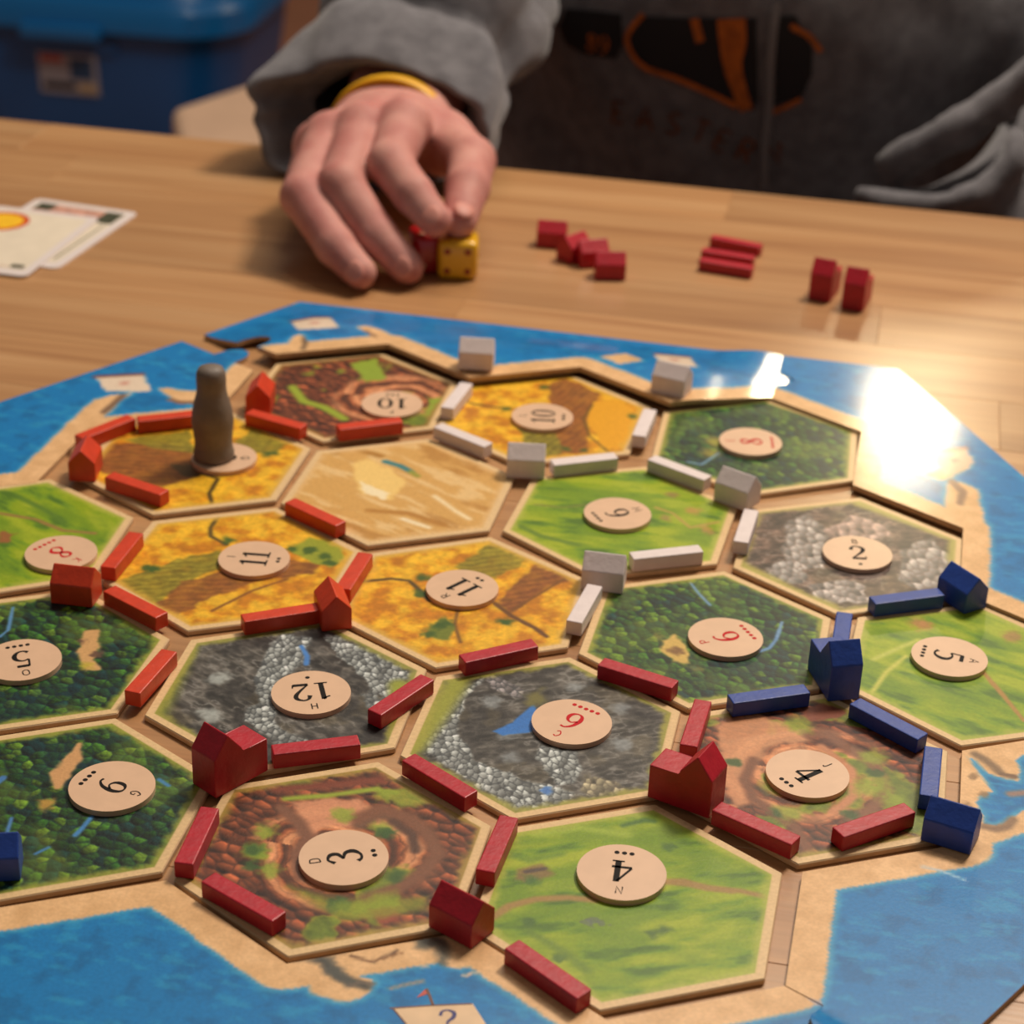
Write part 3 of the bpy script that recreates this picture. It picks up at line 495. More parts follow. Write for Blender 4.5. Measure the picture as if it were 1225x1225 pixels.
def exA(A):
    ship(A, [(-123.2,199.9),(-109.6,208.6),(-100.4,195.9),(-116.2,187.7)]); ship(A, [(29.2,212.3),(43.3,213.5),(48.9,198.5),(32.4,199.5)]); A.line([(-111.7,180.7),(-109.0,174.8),(-108.4,169.3)], 2, (120, 96, 70)); A.line([(-89.5,195.3),(-83.8,190.2)], 2, (150, 110, 80))
def exB(A): ship(A, [(-180.9,128.2),(-164.0,136.0),(-154.9,122.0),(-170.9,116.3)]); A.line([(-165.0,98.6),(-164.2,108.9),(-163.8,115.0)], 3, (130, 100, 76)); A.line([(-144.7,116.4),(-140.0,115.3),(-134.1,117.1)], 3, (140, 104, 76))
def exF(A): ship(A, [(143.7,151.0),(156.2,158.5),(159.7,145.7),(149.6,130.5)], (170, 110, 90), (226, 186, 160)); A.line([(151.7,128.7),(156.1,120.5),(155.3,110.9)], 3, (140, 104, 80))
def exE(A):
    A.line([(163.6,-47.0),(166.3,-49.0),(169.3,-52.4),(170.6,-54.4)], 3, (134, 106, 78), 1); A.line([(171.2,-55.4),(174.8,-55.6)], 2, (120, 92, 70)); A.line([(166.7,-82.2),(169.9,-82.5),(173.0,-80.5),(174.5,-76.8)], 3, (140, 108, 80), 1); A.dot([(166.8,-66.5),(161.8,-73.0),(163.8,-58.6)], 1.8, (150, 116, 80)); A.line([(173.9,-64.6),(177.6,-63.0)], 3, (150, 120, 110), 1)
    A.line([(150.8,-104.8),(155.0,-105.1),(161.9,-107.6)], .7, (170, 200, 220), .5, .8)
def exD(A):
    A.line([(4.0,-181.3),(8.2,-181.5),(13.0,-186.4),(20.9,-188.0)], 2.6, (72, 70, 64), 1); A.dot([(9.0,-181.3),(10.8,-184.5),(13.6,-185.6),(16.6,-187.3)], 2.6, (84, 84, 78), .9); A.line([(13.9,-178.1),(20.0,-179.0),(24.6,-173.4)], .9, (110, 80, 56), .5); A.blob([(28.2,-168.0),(33.1,-165.1),(37.4,-168.3),(37.6,-171.9),(37.3,-176.2),(35.7,-175.1),(33.3,-169.9),(29.0,-171.0)], (84, 84, 74), 1.2, .9)
    A.line([(14.2,-178.4),(19.6,-178.8),(22.8,-176.6),(25.9,-173.7)], .7, (130, 86, 50), .4); A.line([(26.8,-187.2),(29.9,-184.9),(33.5,-182.7)], 1.2, (150, 140, 130), .6); A.line([(17.2,-188.5),(19.4,-186.6),(22.2,-186.7)], 1.1, (110, 96, 84), .5); A.blob([(42.3,-178.1),(45.7,-175.1),(46.4,-175.9),(43.1,-178.9)], (214, 186, 160), .4, 1, .2); A.line([(32.3,-177.6),(33.2,-177.2)], .6, (190, 180, 170))
LAND = {
 'A': ([[(-115.5,157.8),(-115.8,163.3),(-116.1,180.3),(-114.0,183.3),(-111.6,181.7),(-108.4,169.3),(-103.4,168.9),(-102.4,156.2)], [(-94.3,198.8),(-91.4,202.1),(-84.4,198.9),(-75.3,190.9),(-65.2,188.2),(-65.1,180.6),(-83.2,186.5),(-86.3,192.4)], [(9.2,197.0),(18.2,206.4),(26.0,199.0),(18.3,192.2)], [(23.3,183.3),(32.1,178.8),(41.6,161.8),(22.5,167.3)]], []),
 'B': ([[(-174.0,82.9),(-173.3,97.8),(-172.6,108.1),(-168.3,113.6),(-161.8,117.3),(-162.9,111.0),(-163.1,97.5),(-164.1,79.4)], [(-153.1,125.1),(-148.4,126.0),(-142.4,125.7),(-135.9,127.7),(-132.9,115.7),(-140.0,115.3),(-144.7,118.2)]], []),
 'F': ([[(150.7,129.6),(155.9,128.0),(161.1,124.3),(162.9,108.6),(165.6,89.4),(166.5,58.3),(156.1,75.9),(150.4,104.9)], [(142.3,130.8),(150.3,142.9),(158.5,151.6),(158.2,142.7),(149.7,128.1)]], []),
 'E': ([[(157.5,-44.6),(184.5,-31.7),(184.0,-75.9),(177.4,-82.1),(168.7,-89.5),(163.8,-91.6),(150.9,-95.6),(157.6,-71.8)]], [[(161.1,-48.9),(163.0,-49.0),(167.7,-55.8),(172.9,-57.3),(176.1,-57.9),(176.5,-51.6),(174.8,-47.3),(177.6,-43.5),(184.4,-42.8),(184.0,-71.5),(177.5,-72.1),(174.8,-75.6),(173.0,-78.1),(169.8,-80.9),(166.4,-80.9),(166.3,-76.8),(164.0,-71.2),(166.2,-66.1),(168.7,-64.8),(166.4,-60.2),(164.4,-54.9)]]),
 'D': ([[(-41.7,-168.0),(-27.8,-175.0),(-10.2,-183.8),(5.1,-187.2),(8.7,-193.6),(17.2,-194.9),(22.3,-190.0),(21.8,-185.3),(13.1,-183.9),(14.1,-178.7),(19.0,-178.6),(24.6,-173.4),(24.5,-168.3),(12.5,-167.6),(-4.4,-175.9),(-40.9,-158.8)], [(14.2,-178.1),(19.9,-178.5),(23.9,-175.6),(26.1,-173.4),(33.3,-171.2),(35.1,-174.2),(37.9,-175.6),(41.6,-175.4),(44.4,-173.9),(45.9,-171.6),(50.8,-171.7),(55.8,-175.0),(53.9,-166.1),(45.3,-163.0),(30.2,-159.2),(12.0,-170.7)], [(16.1,-189.5),(17.1,-188.2),(22.1,-186.4),(22.0,-189.5),(20.7,-192.3),(17.7,-194.6)]], []),
 'C': ([], []),
}
def slab(name, key, k, off, turn, lift, label, step, ex):
    """one jigsaw piece of the sea frame; k = how many sixths of a turn from the back piece; lift = bow of the card, mm"""
    P = [r60(p, k) for p in BASE]
    g = empty(name, (0, 0, TT)); tag(g, label, 'board frame', 'jigsaw pieces of the sea frame')
    ca, sa = math.cos(turn), math.sin(turn)
    place = lambda p: (p[0]*ca-p[1]*sa+off[0], p[0]*sa+p[1]*ca+off[1])
    if P and sum(a[0]*b[1]-b[0]*a[1] for a, b in zip(P, P[1:]+P[:1])) < 0: P = P[::-1]
    n = len(P); B = []
    for i in range(n):       # resample the outline so the card can bend
        a, b = P[i], P[(i+1) % n]; m = max(1, int(math.dist(a, b)/4)); B += [lerp(a, b, j/m) for j in range(m)]
    Bn = np.array(B); x0, y0 = Bn.min(0); x1, y1 = Bn.max(0)
    gx, gy = np.meshgrid(np.arange(x0, x1, step), np.arange(y0, y1, step*.87)); gx = gx+np.where(np.arange(gx.shape[0])[:, None] % 2, step/2, 0)
    gx, gy = gx.ravel(), gy.ravel(); ok = inpoly(gx, gy, B) & (segdist(gx, gy, B, True) > step*.55); G = np.c_[gx[ok], gy[ok]]
    inn = inpoly(G[:, 0], G[:, 1], B); G = G[inn]
    pts = [Vector(p) for p in B]+[Vector(p) for p in G]
    r = delaunay_2d_cdt(pts, [], [list(range(len(B)))], 1, 1e-6)
    V = np.array([tuple(v) for v in r[0]]); F = r[2]
    zz = lambda L: np.array([lift(x, y) for x, y in L])
    W = np.array([place(p) for p in V]); z = zz(V)
    f = mesh('printed_face', np.c_[W*MM, .0021+z*MM], F, M_sea, g, True)
    land, water = LAND[key]; ink(f, sea_art(W[:, 0], W[:, 1], V[:, 0], V[:, 1], land, water, ex, 40+k))
    Bw = np.array([place(p) for p in B]); bz = zz(B); N = len(B)
    vs = [(p[0]*MM, p[1]*MM, .0021+q*MM) for p, q in zip(Bw, bz)]+[(p[0]*MM, p[1]*MM, max(q, 0)*MM) for p, q in zip(Bw, bz)]
    fs = [(i, i+N, (i+1) % N+N, (i+1) % N) for i in range(N)]
    core = mesh('card_edge', vs, fs, M_card, g)
    mesh('card_back', np.c_[W*MM, z*MM+.00005], [t[::-1] for t in F], M_card, g)
    return g
def outd(x, y): return max(x*math.cos(math.radians(a))+y*math.sin(math.radians(a)) for a in range(30, 390, 60))   # along the hexagon apothems
def s1(t): t = min(max(t, 0), 1); return t*t*(3-2*t)
def liftA(x, y):
    w = s1((72-x)/26); z = 4.0*s1((RO*.866-outd(x, y))/34)*(.6+.4*w)
    t = min(max(x-60, 0), 22); e = 2.6-.0045*t*t if t < 13 else 2.6-.76-.118*(t-13)
    return max(z*w+(1-w)*e, .15)
def liftF(x, y): return 1.3
def liftE(x, y):        # the tab at the clockwise end is curled up over its neighbour
    x, y = r60((x, y), -4); return 3.2*s1((x-80)/9)**1.3 if abs(y-201.5) < 9 else 0
FR = [('A', 0, (3, 0), 0, liftA, 'back sea frame piece lifted above the table behind the white houses', 1.5, exA),
 ('B', 1, (-6, -11), math.radians(-.8), lambda x, y: 0, 'left sea frame piece slid away leaving a gap beside the orange house', 1.3, exB),
 ('C', 2, (0, 0), 0, lambda x, y: 0, 'lower left sea frame piece mostly outside the picture', 2.2, None),
 ('D', 3, (-.35, -.25), 0, lambda x, y: 0, 'front sea frame piece with a ship marked by a question mark', .95, exD),
 ('E', 4, (0, 0), 0, liftE, 'right front sea frame piece with a sandy bay beside the blue house', .95, exE),
 ('F', 5, (-3, 0), 0, liftF, 'back right sea frame piece carrying the brightest lamp glare', 1.4, exF)]
frames = {}
for key, k, off, turn, lift, label, step, ex in FR: frames[key] = slab('board_frame', key, k, off, turn, lift, label, step, ex)
# the trading ship printed on the front piece
def ppoly(name, pts, z, m, parent): return mesh(name, [(x*MM, y*MM, z) for x, y in pts], [tuple(range(len(pts)))], m, parent)
M_sail = mat('sail_print', sl(232, 194, 150), .4, var=.12, vscale=150, coat=.5); M_mast = mat('mast_print', sl(112, 72, 56), .5); M_flag = mat('flag_print', sl(196, 84, 70), .5); M_q = mat('navy_print', sl(44, 42, 110), .5)
fd = frames['D']; zp = .00216
ppoly('sail', [(29.0,-193.9),(47.3,-187.5),(51.8,-193.4),(54.5,-201.5),(39.8,-206.7),(33.5,-198.2)], zp, M_sail, fd)
V, F = ribbon([([(p[0], p[1], .5) for p in [(28.5,-194.1),(37.9,-190.6),(47.1,-187.6)]], 0), ([(p[0], p[1], .7) for p in [(38.2,-190.4),(36.5,-187.2),(35.2,-185.1)]], 0), ([(p[0], p[1], .4) for p in [(29.4,-194.1),(33.5,-198.2),(38.7,-205.1)]], 0)]); flat('mast', V, F, zp+.00003, M_mast, fd)
ppoly('flag', [(35.0,-185.2),(35.9,-186.9),(33.7,-188.9)], zp+.00003, M_flag, fd)
qa = [(42.6,-194.0)][0]; qb = [(41.8,-191.3)][0]; an = math.atan2(qb[1]-qa[1], qb[0]-qa[0])-math.pi/2
V, F = ribbon([([(.08, .74, .12), (.14, .93, .09), (.32, 1, .07), (.52, .88, .14), (.5, .66, .14), (.32, .46, .1), (.28, .28, .06)], 1), ([(.28, .12, .14), (.28, -.02, .14)], 0)])
V = [((x-.3)*7.4, (y-.62)*7.4) for x, y in V]; V = [(x*math.cos(an)-y*math.sin(an)+qa[0], x*math.sin(an)+y*math.cos(an)+qa[1]) for x, y in V]
flat('question_mark', V, F, zp+.00004, M_q, fd)

# ------------------------------------------------------------------ wooden playing pieces
_cache = {}
def piece(kind, m):
    if (kind, m.name) in _cache: return _cache[kind, m.name]
    b = .00035
    if kind == 'road': bm = box_bm(.0248, .0052, .0050, b, 2, (0, 0, .0025))
    elif kind == 'settlement':
        bm = prism_bm([(-.0048, 0), (.0048, 0), (.0048, .0072), (0, .0122), (-.0048, .0072)], -.0069, .0069, b, 2)
        bm.transform(Matrix(((0, 0, 1, 0), (1, 0, 0, 0), (0, 1, 0, 0), (0, 0, 0, 1))))   # ridge along x
    else:      # city: tall gabled end and a lower flat wing, 10 mm deep
        bm = prism_bm([(-.0095, 0), (.0095, 0), (.0095, .0122), (.0046, .0186), (-.0004, .0122), (-.0004, .0108), (-.0095, .0108)], -.0050, .0050, b, 2)
        bm.transform(Matrix(((1, 0, 0, 0), (0, 0, -1, 0), (0, 1, 0, 0), (0, 0, 0, 1))))
    me = bpy.data.meshes.new(kind); bmesh.ops.recalc_face_normals(bm, faces=bm.faces); bm.to_mesh(me); bm.free(); me.materials.append(m)
    _cache[kind, m.name] = me; return me
def put(kind, m, x, y, z, deg, label, group, rx=0):
    o = bpy.data.objects.new({'road': 'road_stick', 'settlement': 'settlement_piece', 'city': 'city_piece'}[kind], piece(kind, m))
    o.location = (x*MM, y*MM, z); o.rotation_euler = (math.radians(rx), 0, math.radians(deg)); link(o)
    return tag(o, label, {'road': 'road piece', 'settlement': 'house piece', 'city': 'city piece'}[kind], group)
ROADS = [
 (M_orange, -155.3, 77.5, 62, 'orange road behind the leftmost orange house along the sea frame'),
 (M_orange, -135.9, 93.4, 31, 'orange road along the sea frame left of the grey pawn'),
 (M_orange, -97.5, 101.8, -16, 'orange road in front of the orange house behind the grey pawn'),
 (M_orange, -62.8, 108.0, 32, 'orange road on the near edge of the back left brick hills'),
 (M_orange, -127.3, 37.7, -18, 'orange road in front of the grey pawn below the leftmost house'),
 (M_orange, -114.1, -8.3, -90, 'orange road between the left pasture and left wheat field'),
 (M_orange, -97.5, -38.7, -27, 'orange road between left wheat field and number 5 forest'),
 (M_orange, -61.3, 34.7, -28, 'orange road at the left corner of the desert tile'),
 (M_orange, -36.9, -.8, -91, 'orange road between the two number 11 wheat fields'),
 (M_orange, -51.5, -32.5, 33, 'orange road above the number 12 mountain'),
 (M_orange, -77.9, -75.4, -95, 'orange road left of the number 12 mountain'),
 (M_white, -37.5, 141.9, -94, 'white road between the two back number 10 tiles'),
 (M_white, -27.0, 108.2, -27, 'white road between desert tile and back wheat field'),
 (M_white, 36.5, 138.4, -91, 'white road between back wheat field and back forest'),
 (M_white, 20.2, 101.2, 30, 'white road between back wheat field and number 9 pasture'),
 (M_white, 54.8, 104.0, -26, 'white road between number 9 pasture and back forest'),
 (M_white, 83.5, 66.1, -92, 'white road between number 9 pasture and number 2 mountain'),
 (M_white, 59.7, 39.8, 28, 'white road on the near edge of the number 9 pasture'),
 (M_white, 39.5, -1.0, -95, 'white road between middle wheat field and number 6 forest'),
 (M_blue, 139.8, 32.1, 29, 'blue road on the near edge of the number 2 mountain'),
 (M_blue, 120.9, 3.6, -90, 'blue road pointing away behind the blue city'),
 (M_blue, 102.4, -38.5, 29, 'blue road left of the blue city'),
 (M_blue, 137.9, -42.5, -34, 'blue road right of the blue city'),
 (M_blue, 151.2, -66.4, -91, 'blue road leading to the right front blue house'),
 (M_red, 19.4, -36.4, 38, 'red road between middle wheat field and lake mountain'),
 (M_red, 62.7, -37.5, -16, 'red road between number 6 forest and lake mountain'),
 (M_red, -2.9, -68.0, 66, 'red road between the two grey mountains'),
 (M_red, -19.3, -99.5, 27, 'red road below the number 12 mountain right of left red city'),
 (M_red, 18.0, -104.8, -31, 'red road at the lower left of the lake mountain'),
 (M_red, 40.3, -130.6, -92, 'red road between front brick hills and front pasture'),
 (M_red, -37.0, -147.6, -86, 'red road below the left red city beside the number 9 forest'),
 (M_red, -16.9, -168.8, -25, 'red road on the front brick hills by the sea frame'),
 (M_red, 63.1, -176.1, -33, 'red road nearest the camera between front pasture and sea'),
 (M_red, 83.4, -59.6, -92, 'red road directly behind the right red city'),
 (M_red, 105.8, -103.8, -24, 'red road running right from the right red city'),
 (M_red, 136.9, -93.9, 42, 'red road left of the right front blue house'),
]
GN = {M_orange: 'orange', M_white: 'white', M_blue: 'blue', M_red: 'red'}
for m, x, y, a, label in ROADS: put('road', m, x, y, Z0+.0001, a, label, GN[m]+' road pieces on the board')
HOUSES = [
 ('settlement', M_orange, [(-151.3,49.3)][0], 102, .0001, 'leftmost orange house at the sea frame corner'),
 ('settlement', M_orange, [(-109.7,120.2)][0], 100, .0001, 'orange house behind an orange road right of the grey pawn'),
 ('settlement', M_orange, [(-119.4,-34.0)][0], 3, .0001, 'orange house covering the near edge of the left red 8 disc'),
 ('settlement', M_orange, [(-37.1,-24.4)][0], 118, .0001, 'orange house where the two 11 wheat fields meet the mountain'),
 ('settlement', M_white, [(-36.8,171.8)][0], 8, .0050, 'white house on the sea frame behind the middle wheat field'),
 ('settlement', M_white, [(41.8,171.9)][0], -14, .0040, 'white house on the sea frame left of the glare'),
 ('settlement', M_white, [(0.2,93.7)][0], 10, .0001, 'white house between the desert and number 9 pasture'),
 ('settlement', M_white, [(77.4,92.8)][0], -25, .0001, 'white house between number 9 pasture and number 2 mountain'),
 ('settlement', M_white, [(42.0,20.7)][0], 2, .0001, 'white house nearest the camera above number 6 forest'),
 ('settlement', M_blue, [(157.4,42.0)][0], -46, .0001, 'blue house beside the number 2 mountain at the right'),
 ('settlement', M_blue, [(157.6,-90.5)][0], -14, .0003, 'blue house on the right front sea frame by the bay'),
 ('settlement', M_blue, [(-84.3,-169.5)][0], 20, .0001, 'blue house cut off at the left picture edge'),
 ('settlement', M_red, [(38.1,-161.3)][0], -25, .0003, 'red house between front brick hills and the sea frame'),
 ('city', M_blue, [(120.4,-19.8)][0], -66, .0001, 'blue city with tall gable behind the right brick hills'),
 ('city', M_red, [(-39.6,-114.1)][0], 240, .0001, 'left red city beside the number 9 forest'),
 ('city', M_red, [(85.2,-91.0)][0], -18, .0001, 'right red city between lake mountain and right brick hills'),
]
for kind, m, (x, y), a, dz, label in HOUSES: put(kind, m, x, y, Z0+dz, a, label, GN[m]+' '+kind+' pieces on the board')
# spare pieces on the bare wood
SPARE = [('settlement', [(-38.6,334.2)][0], 5, 'spare red house at the back left of the loose houses'),
 ('settlement', [(-25.5,319.9)][0], 60, 'spare red house second from left of the loose houses'),
 ('settlement', [(-16.0,315.1)][0], 30, 'spare red house second from right of the loose houses'),
 ('settlement', [(-5.4,301.9)][0], 14, 'spare red house at the front right of the loose houses')]
for kind, (x, y), a, label in SPARE: put(kind, M_red, x, y, TT+.0001, a, label, 'spare red houses beside the hand')
for (x, y), a, label, z in [([(45.9,352.9)][0], -14, 'rearmost spare red road on the bare table', 0), ([(44.2,335.2)][0], -8, 'middle spare red road on the bare table', 0), ([(45.0,322.1)][0], -8, 'nearest spare red road on the bare table', 0)]:
    put('road', M_red, x, y, TT+.0001+z, a, label, 'spare red roads on the table')
for (x, y), a, label in [([(91.0,309.7)][0], -100, 'left one of two spare red cities on the table'), ([(105.7,302.8)][0], -98, 'right one of two spare red cities near the glare')]:
    put('city', M_red, x, y, TT+.0001, a, label, 'spare red cities on the table')

# the grey pawn (a lathe)
def lathe(name, prof, m, parent=None, n=32):
    vs = [(r*math.cos(2*math.pi*i/n), r*math.sin(2*math.pi*i/n), z) for r, z in prof for i in range(n)]; fs = []
    for k in range(len(prof)-1):
        for i in range(n): fs.append((k*n+i, k*n+(i+1) % n, (k+1)*n+(i+1) % n, (k+1)*n+i))
    fs.append(tuple(range(n))[::-1]); fs.append(tuple((len(prof)-1)*n+i for i in range(n)))
    return mesh(name, vs, fs, m, parent, True)
px, py = [(-110.9,71.0)][0]
pw = lathe('robber_pawn', [(.0068, 0), (.0074, .0004), (.0074, .0026), (.0069, .0045), (.0068, .0070), (.0072, .0105), (.0076, .0145), (.0073, .0185), (.0065, .0222), (.0057, .0248), (.0054, .0265), (.0053, .0285), (.0054, .0310), (.0052, .0335), (.0044, .0352), (.0022, .0360)], M_grey)
pw.location = (px*MM, py*MM, Z0+.00175); tag(pw, 'grey wooden pawn standing on a wheat field number disc', 'pawn')

# ------------------------------------------------------------------ dice
def die(name, x, y, deg, s, m, mp, faces, label):
    e = empty(name, (x*MM, y*MM, TT), math.radians(deg)); tag(e, label, 'die', 'dice under the hand')
    bm = box_bm(s, s, s, s*.17, 4, (0, 0, s/2)); bobj('cube_body', bm, m, e, True)
    L = {1: [(0, 0)], 2: [(-1, -1), (1, 1)], 3: [(-1, -1), (0, 0), (1, 1)], 4: [(-1, -1), (1, 1), (-1, 1), (1, -1)], 5: [(-1, -1), (1, 1), (-1, 1), (1, -1), (0, 0)], 6: [(-1, -1), (-1, 0), (-1, 1), (1, -1), (1, 0), (1, 1)]}
    for (ax, sg), n in faces.items():
        for (u, v) in L[n]:
            c = [0, 0, 0]; o = [i for i in range(3) if i != ax]; c[ax] = sg*s/2; c[o[0]] = u*s*.25; c[o[1]] = v*s*.25
            bm = bmesh.new(); bmesh.ops.create_icosphere(bm, subdivisions=2, radius=s*.085); sc = [1, 1, 1]; sc[ax] = .18
            bmesh.ops.scale(bm, vec=sc, verts=bm.verts); bmesh.ops.translate(bm, vec=(c[0], c[1], c[2]+s/2), verts=bm.verts); bobj('pip', bm, mp, e, True)
    return e
dx, dy = [(-72.1,280.9)][0]
die('yellow_die', dx, dy+4, 12, .0182, M_ydie, M_pipr, {(1, -1): 4, (2, 1): 2, (0, 1): 1, (0, -1): 6, (1, 1): 3}, 'yellow die with dark red pips beside the fingertips')
dx, dy = [(-85.2,282.2)][0]
die('red_die', dx-1.0, dy+6, 24, .0182, M_rdie, M_pipw, {(1, -1): 2, (2, 1): 3, (0, 1): 1, (0, -1): 6, (1, 1): 5}, 'red die half hidden between the fingertips and yellow die')

# ------------------------------------------------------------------ cards
def card(name, corner, d, z, label, art, tiltz=0):
    """corner = far right corner, mm; d = direction of the short far edge"""
    L = math.hypot(*d); d = (d[0]/L, d[1]/L); n = (d[1], -d[0]) if (d[1]*0-d[0]*1) > 0 or True else d
    if n[1] > 0: n = (-n[0], -n[1])
    ang = math.atan2(-d[1], -d[0])       # x axis of the card points to its right
    e = empty(name, (corner[0]*MM, corner[1]*MM, z), ang); tag(e, label, 'card', 'resource cards at the left')
    W, H, r = .054, .080, .0035
    def rr(x0, y0, x1, y1, r): return [(cx+r*math.cos(a), cy+r*math.sin(a)) for cx, cy, a0 in ((x1-r, y1-r, 0), (x0+r, y1-r, 90), (x0+r, y0+r, 180), (x1-r, y0+r, 270)) for a in np.radians(np.linspace(a0, a0+90, 5))]
    bobj('card_stock', prism_bm(rr(-W, -H, 0, 0, r), 0, .0006), M_cw, e)
    z1 = .00064
    q = lambda nm, pts, m, k: mesh(nm, [(x, y, z1+k*.00003) for x, y in pts], [tuple(range(len(pts)))], m, e)
    q('picture', rr(-W+.004, -H+.006, -.004, -.004, .002), M_cg, 0)
    art(q, W, H, rr); return e
M_cw = mat('white_card', sl(226, 214, 210), .4, coat=.4); M_cg = mat('pale_print', sl(226, 212, 190), .45, var=.08, vscale=90); M_cd = mat('dark_green_print', sl(70, 72, 50), .5, var=.4, vscale=300)
M_cp = mat('rose_print', sl(214, 160, 140), .5, var=.4, vscale=200); M_co = mat('red_orange_print', sl(206, 84, 24), .5, var=.15, vscale=200); M_cy = mat('sun_yellow_print', sl(244, 190, 30), .45, var=.12, vscale=200)
def art1(q, W, H, rr):
    q('landscape_strip', rr(-W+.005, -.016, -.005, -.005, .001), M_cp, 1); q('corner_mark', rr(-.014, -.020, -.0048, -.0048, .001), M_cd, 2); q('corner_mark', rr(-W+.005, -.014, -W+.014, -.0048, .001), M_cd, 2)
    q('border_line', [(-.0075, -.07), (-.0067, -.07), (-.0067, -.022), (-.0075, -.022)], M_cd, 2)
def art2(q, W, H, rr):
    c = (-.041, -.019); q('sun_ring', [(c[0]+x*.001, c[1]+y*.001) for x, y in disc_poly(12.8, 36)], M_co, 1); q('sun_disc', [(c[0]+x*.001, c[1]+y*.001) for x, y in disc_poly(9.8, 36)], M_cy, 2); q('inner_frame', [(-W+.005, -H+.009), (-.005, -H+.009), (-.005, -H+.0083), (-W+.005, -H+.0083)], M_cp, 1)
    q('corner_mark', rr(-.012, -H+.008, -.0055, -H+.012, .001), M_cd, 2)
c1 = [(-236.6,315.1)][0]; c0 = [(-307.2,321.2)][0]; dd = (c0[0]-c1[0], c0[1]-c1[1])
card('resource_card', c1, dd, TT, 'white bordered playing card with green corners lying underneath', art1)
c2 = [(-250.2,300.8)][0]
e2 = [(-293.1,301.7)][0]
card('resource_card', c2, (e2[0]-c2[0], e2[1]-c2[1]), TT+.0008, 'white bordered playing card on top showing an orange sun', art2)

# ------------------------------------------------------------------ table of glued staves
tb = empty('wooden_table', (0, 0, 0)); tag(tb, 'light oak table with a glued stave top under the board game', 'table')
x0, x1, yb, yf = -1.15, .75, .4385, -.80; sw = .0455; y = yb; row = 0
while y > yf:
    x = x0-rng.random()*.5
    while x < x1:
        l = rng.uniform(.34, .72); a, b = max(x, x0), min(x+l, x1); x += l
        if b-a < .03: continue
        o = bobj('stave', box_bm(b-a-.00005, sw-.00005, .030, .0002, 1), M_wood, tb); o.location = ((a+b)/2, y-sw/2, TT-.015); 
    y -= sw; row += 1
tb.rotation_euler = (0, 0, math.radians(.75))
for sx in (x0+.08, x1-.08):
    for sy in (yf+.08, yb-.10): o = bobj('leg', box_bm(.06, .06, .718, .004, 1), M_wood, tb); o.location = (sx, sy, .360)
for sy in (yf+.07, yb-.13): o = bobj('apron', box_bm(x1-x0-.2, .022, .08, .002, 1), M_wood, tb); o.location = ((x0+x1)/2, sy, TT-.0705)

# ------------------------------------------------------------------ surface nets: implicit surfaces to one continuous mesh
def surface_net(f, lo, hi, h):
    lo = np.array(lo, float); n = [int(math.ceil((b-a)/h))+1 for a, b in zip(lo, hi)]
    ax = [lo[i]+h*np.arange(n[i]) for i in range(3)]
    D = np.empty(n)
    for i in range(0, n[0], 24):
        g = np.meshgrid(ax[0][i:i+24], ax[1], ax[2], indexing='ij'); D[i:i+24] = f(*[q for q in g])
    ins = D < 0; c = [n[i]-1 for i in range(3)]; cnt = np.zeros(c); pos = np.zeros(c+[3])
    cs = [(i, j, k) for i in (0, 1) for j in (0, 1) for k in (0, 1)]
    sub = lambda A, o: A[o[0]:o[0]+c[0], o[1]:o[1]+c[1], o[2]:o[2]+c[2]]
    for a in range(8):
        for b in range(a+1, 8):
            pa, pb = cs[a], cs[b]
            if sum(abs(p-q) for p, q in zip(pa, pb)) != 1: continue
            da, db = sub(D, pa), sub(D, pb); m = (da < 0) != (db < 0); t = np.where(m, da/np.where(m, da-db, 1), 0)
            cnt += m
            for k in range(3): pos[..., k] += np.where(m, pa[k]+t*(pb[k]-pa[k]), 0)
    act = cnt > 0; idx = -np.ones(c, int); idx[act] = np.arange(act.sum())
    I = np.argwhere(act); V = lo+h*(I+pos[act]/cnt[act][:, None]); Fs = []
    for d in range(3):
        u, v = (d+1) % 3, (d+2) % 3; s0 = [slice(None)]*3; s1_ = [slice(None)]*3; s0[d] = slice(0, -1); s1_[d] = slice(1, None)
        E = np.argwhere(ins[tuple(s0)] != ins[tuple(s1_)]); fl = ins[tuple(s0)][tuple(E.T)]
        ok = (E[:, u] > 0) & (E[:, v] > 0) & (E[:, u] < c[u]) & (E[:, v] < c[v]); E, fl = E[ok], fl[ok]; q = []
        for (a, b) in ((0, 0), (-1, 0), (-1, -1), (0, -1)):
            e = E.copy(); e[:, u] += a; e[:, v] += b; q.append(idx[tuple(e.T)])
        q = np.array(q).T; q[~fl] = q[~fl][:, ::-1]; Fs.append(q)
    F = np.vstack(Fs); F = F[(F >= 0).all(1)]; return V, F
def rcone(X, Y, Z, a, b, r1, r2):
    a = np.array(a, float); b = np.array(b, float); ba = b-a; L = ba@ba
    px, py, pz = X-a[0], Y-a[1], Z-a[2]; t = np.clip((px*ba[0]+py*ba[1]+pz*ba[2])/L, 0, 1)
    return np.sqrt((px-t*ba[0])**2+(py-t*ba[1])**2+(pz-t*ba[2])**2)-(r1+(r2-r1)*t)
def smin(a, b, k):
    h = np.clip(.5+.5*(b-a)/k, 0, 1); return b*(1-h)+a*h-k*h*(1-h)
def chain(X, Y, Z, P, R, k=2):
    d = None
    for i in range(len(P)-1):
        e = rcone(X, Y, Z, P[i], P[i+1], R[i], R[i+1]); d = e if d is None else smin(d, e, k)
    return d

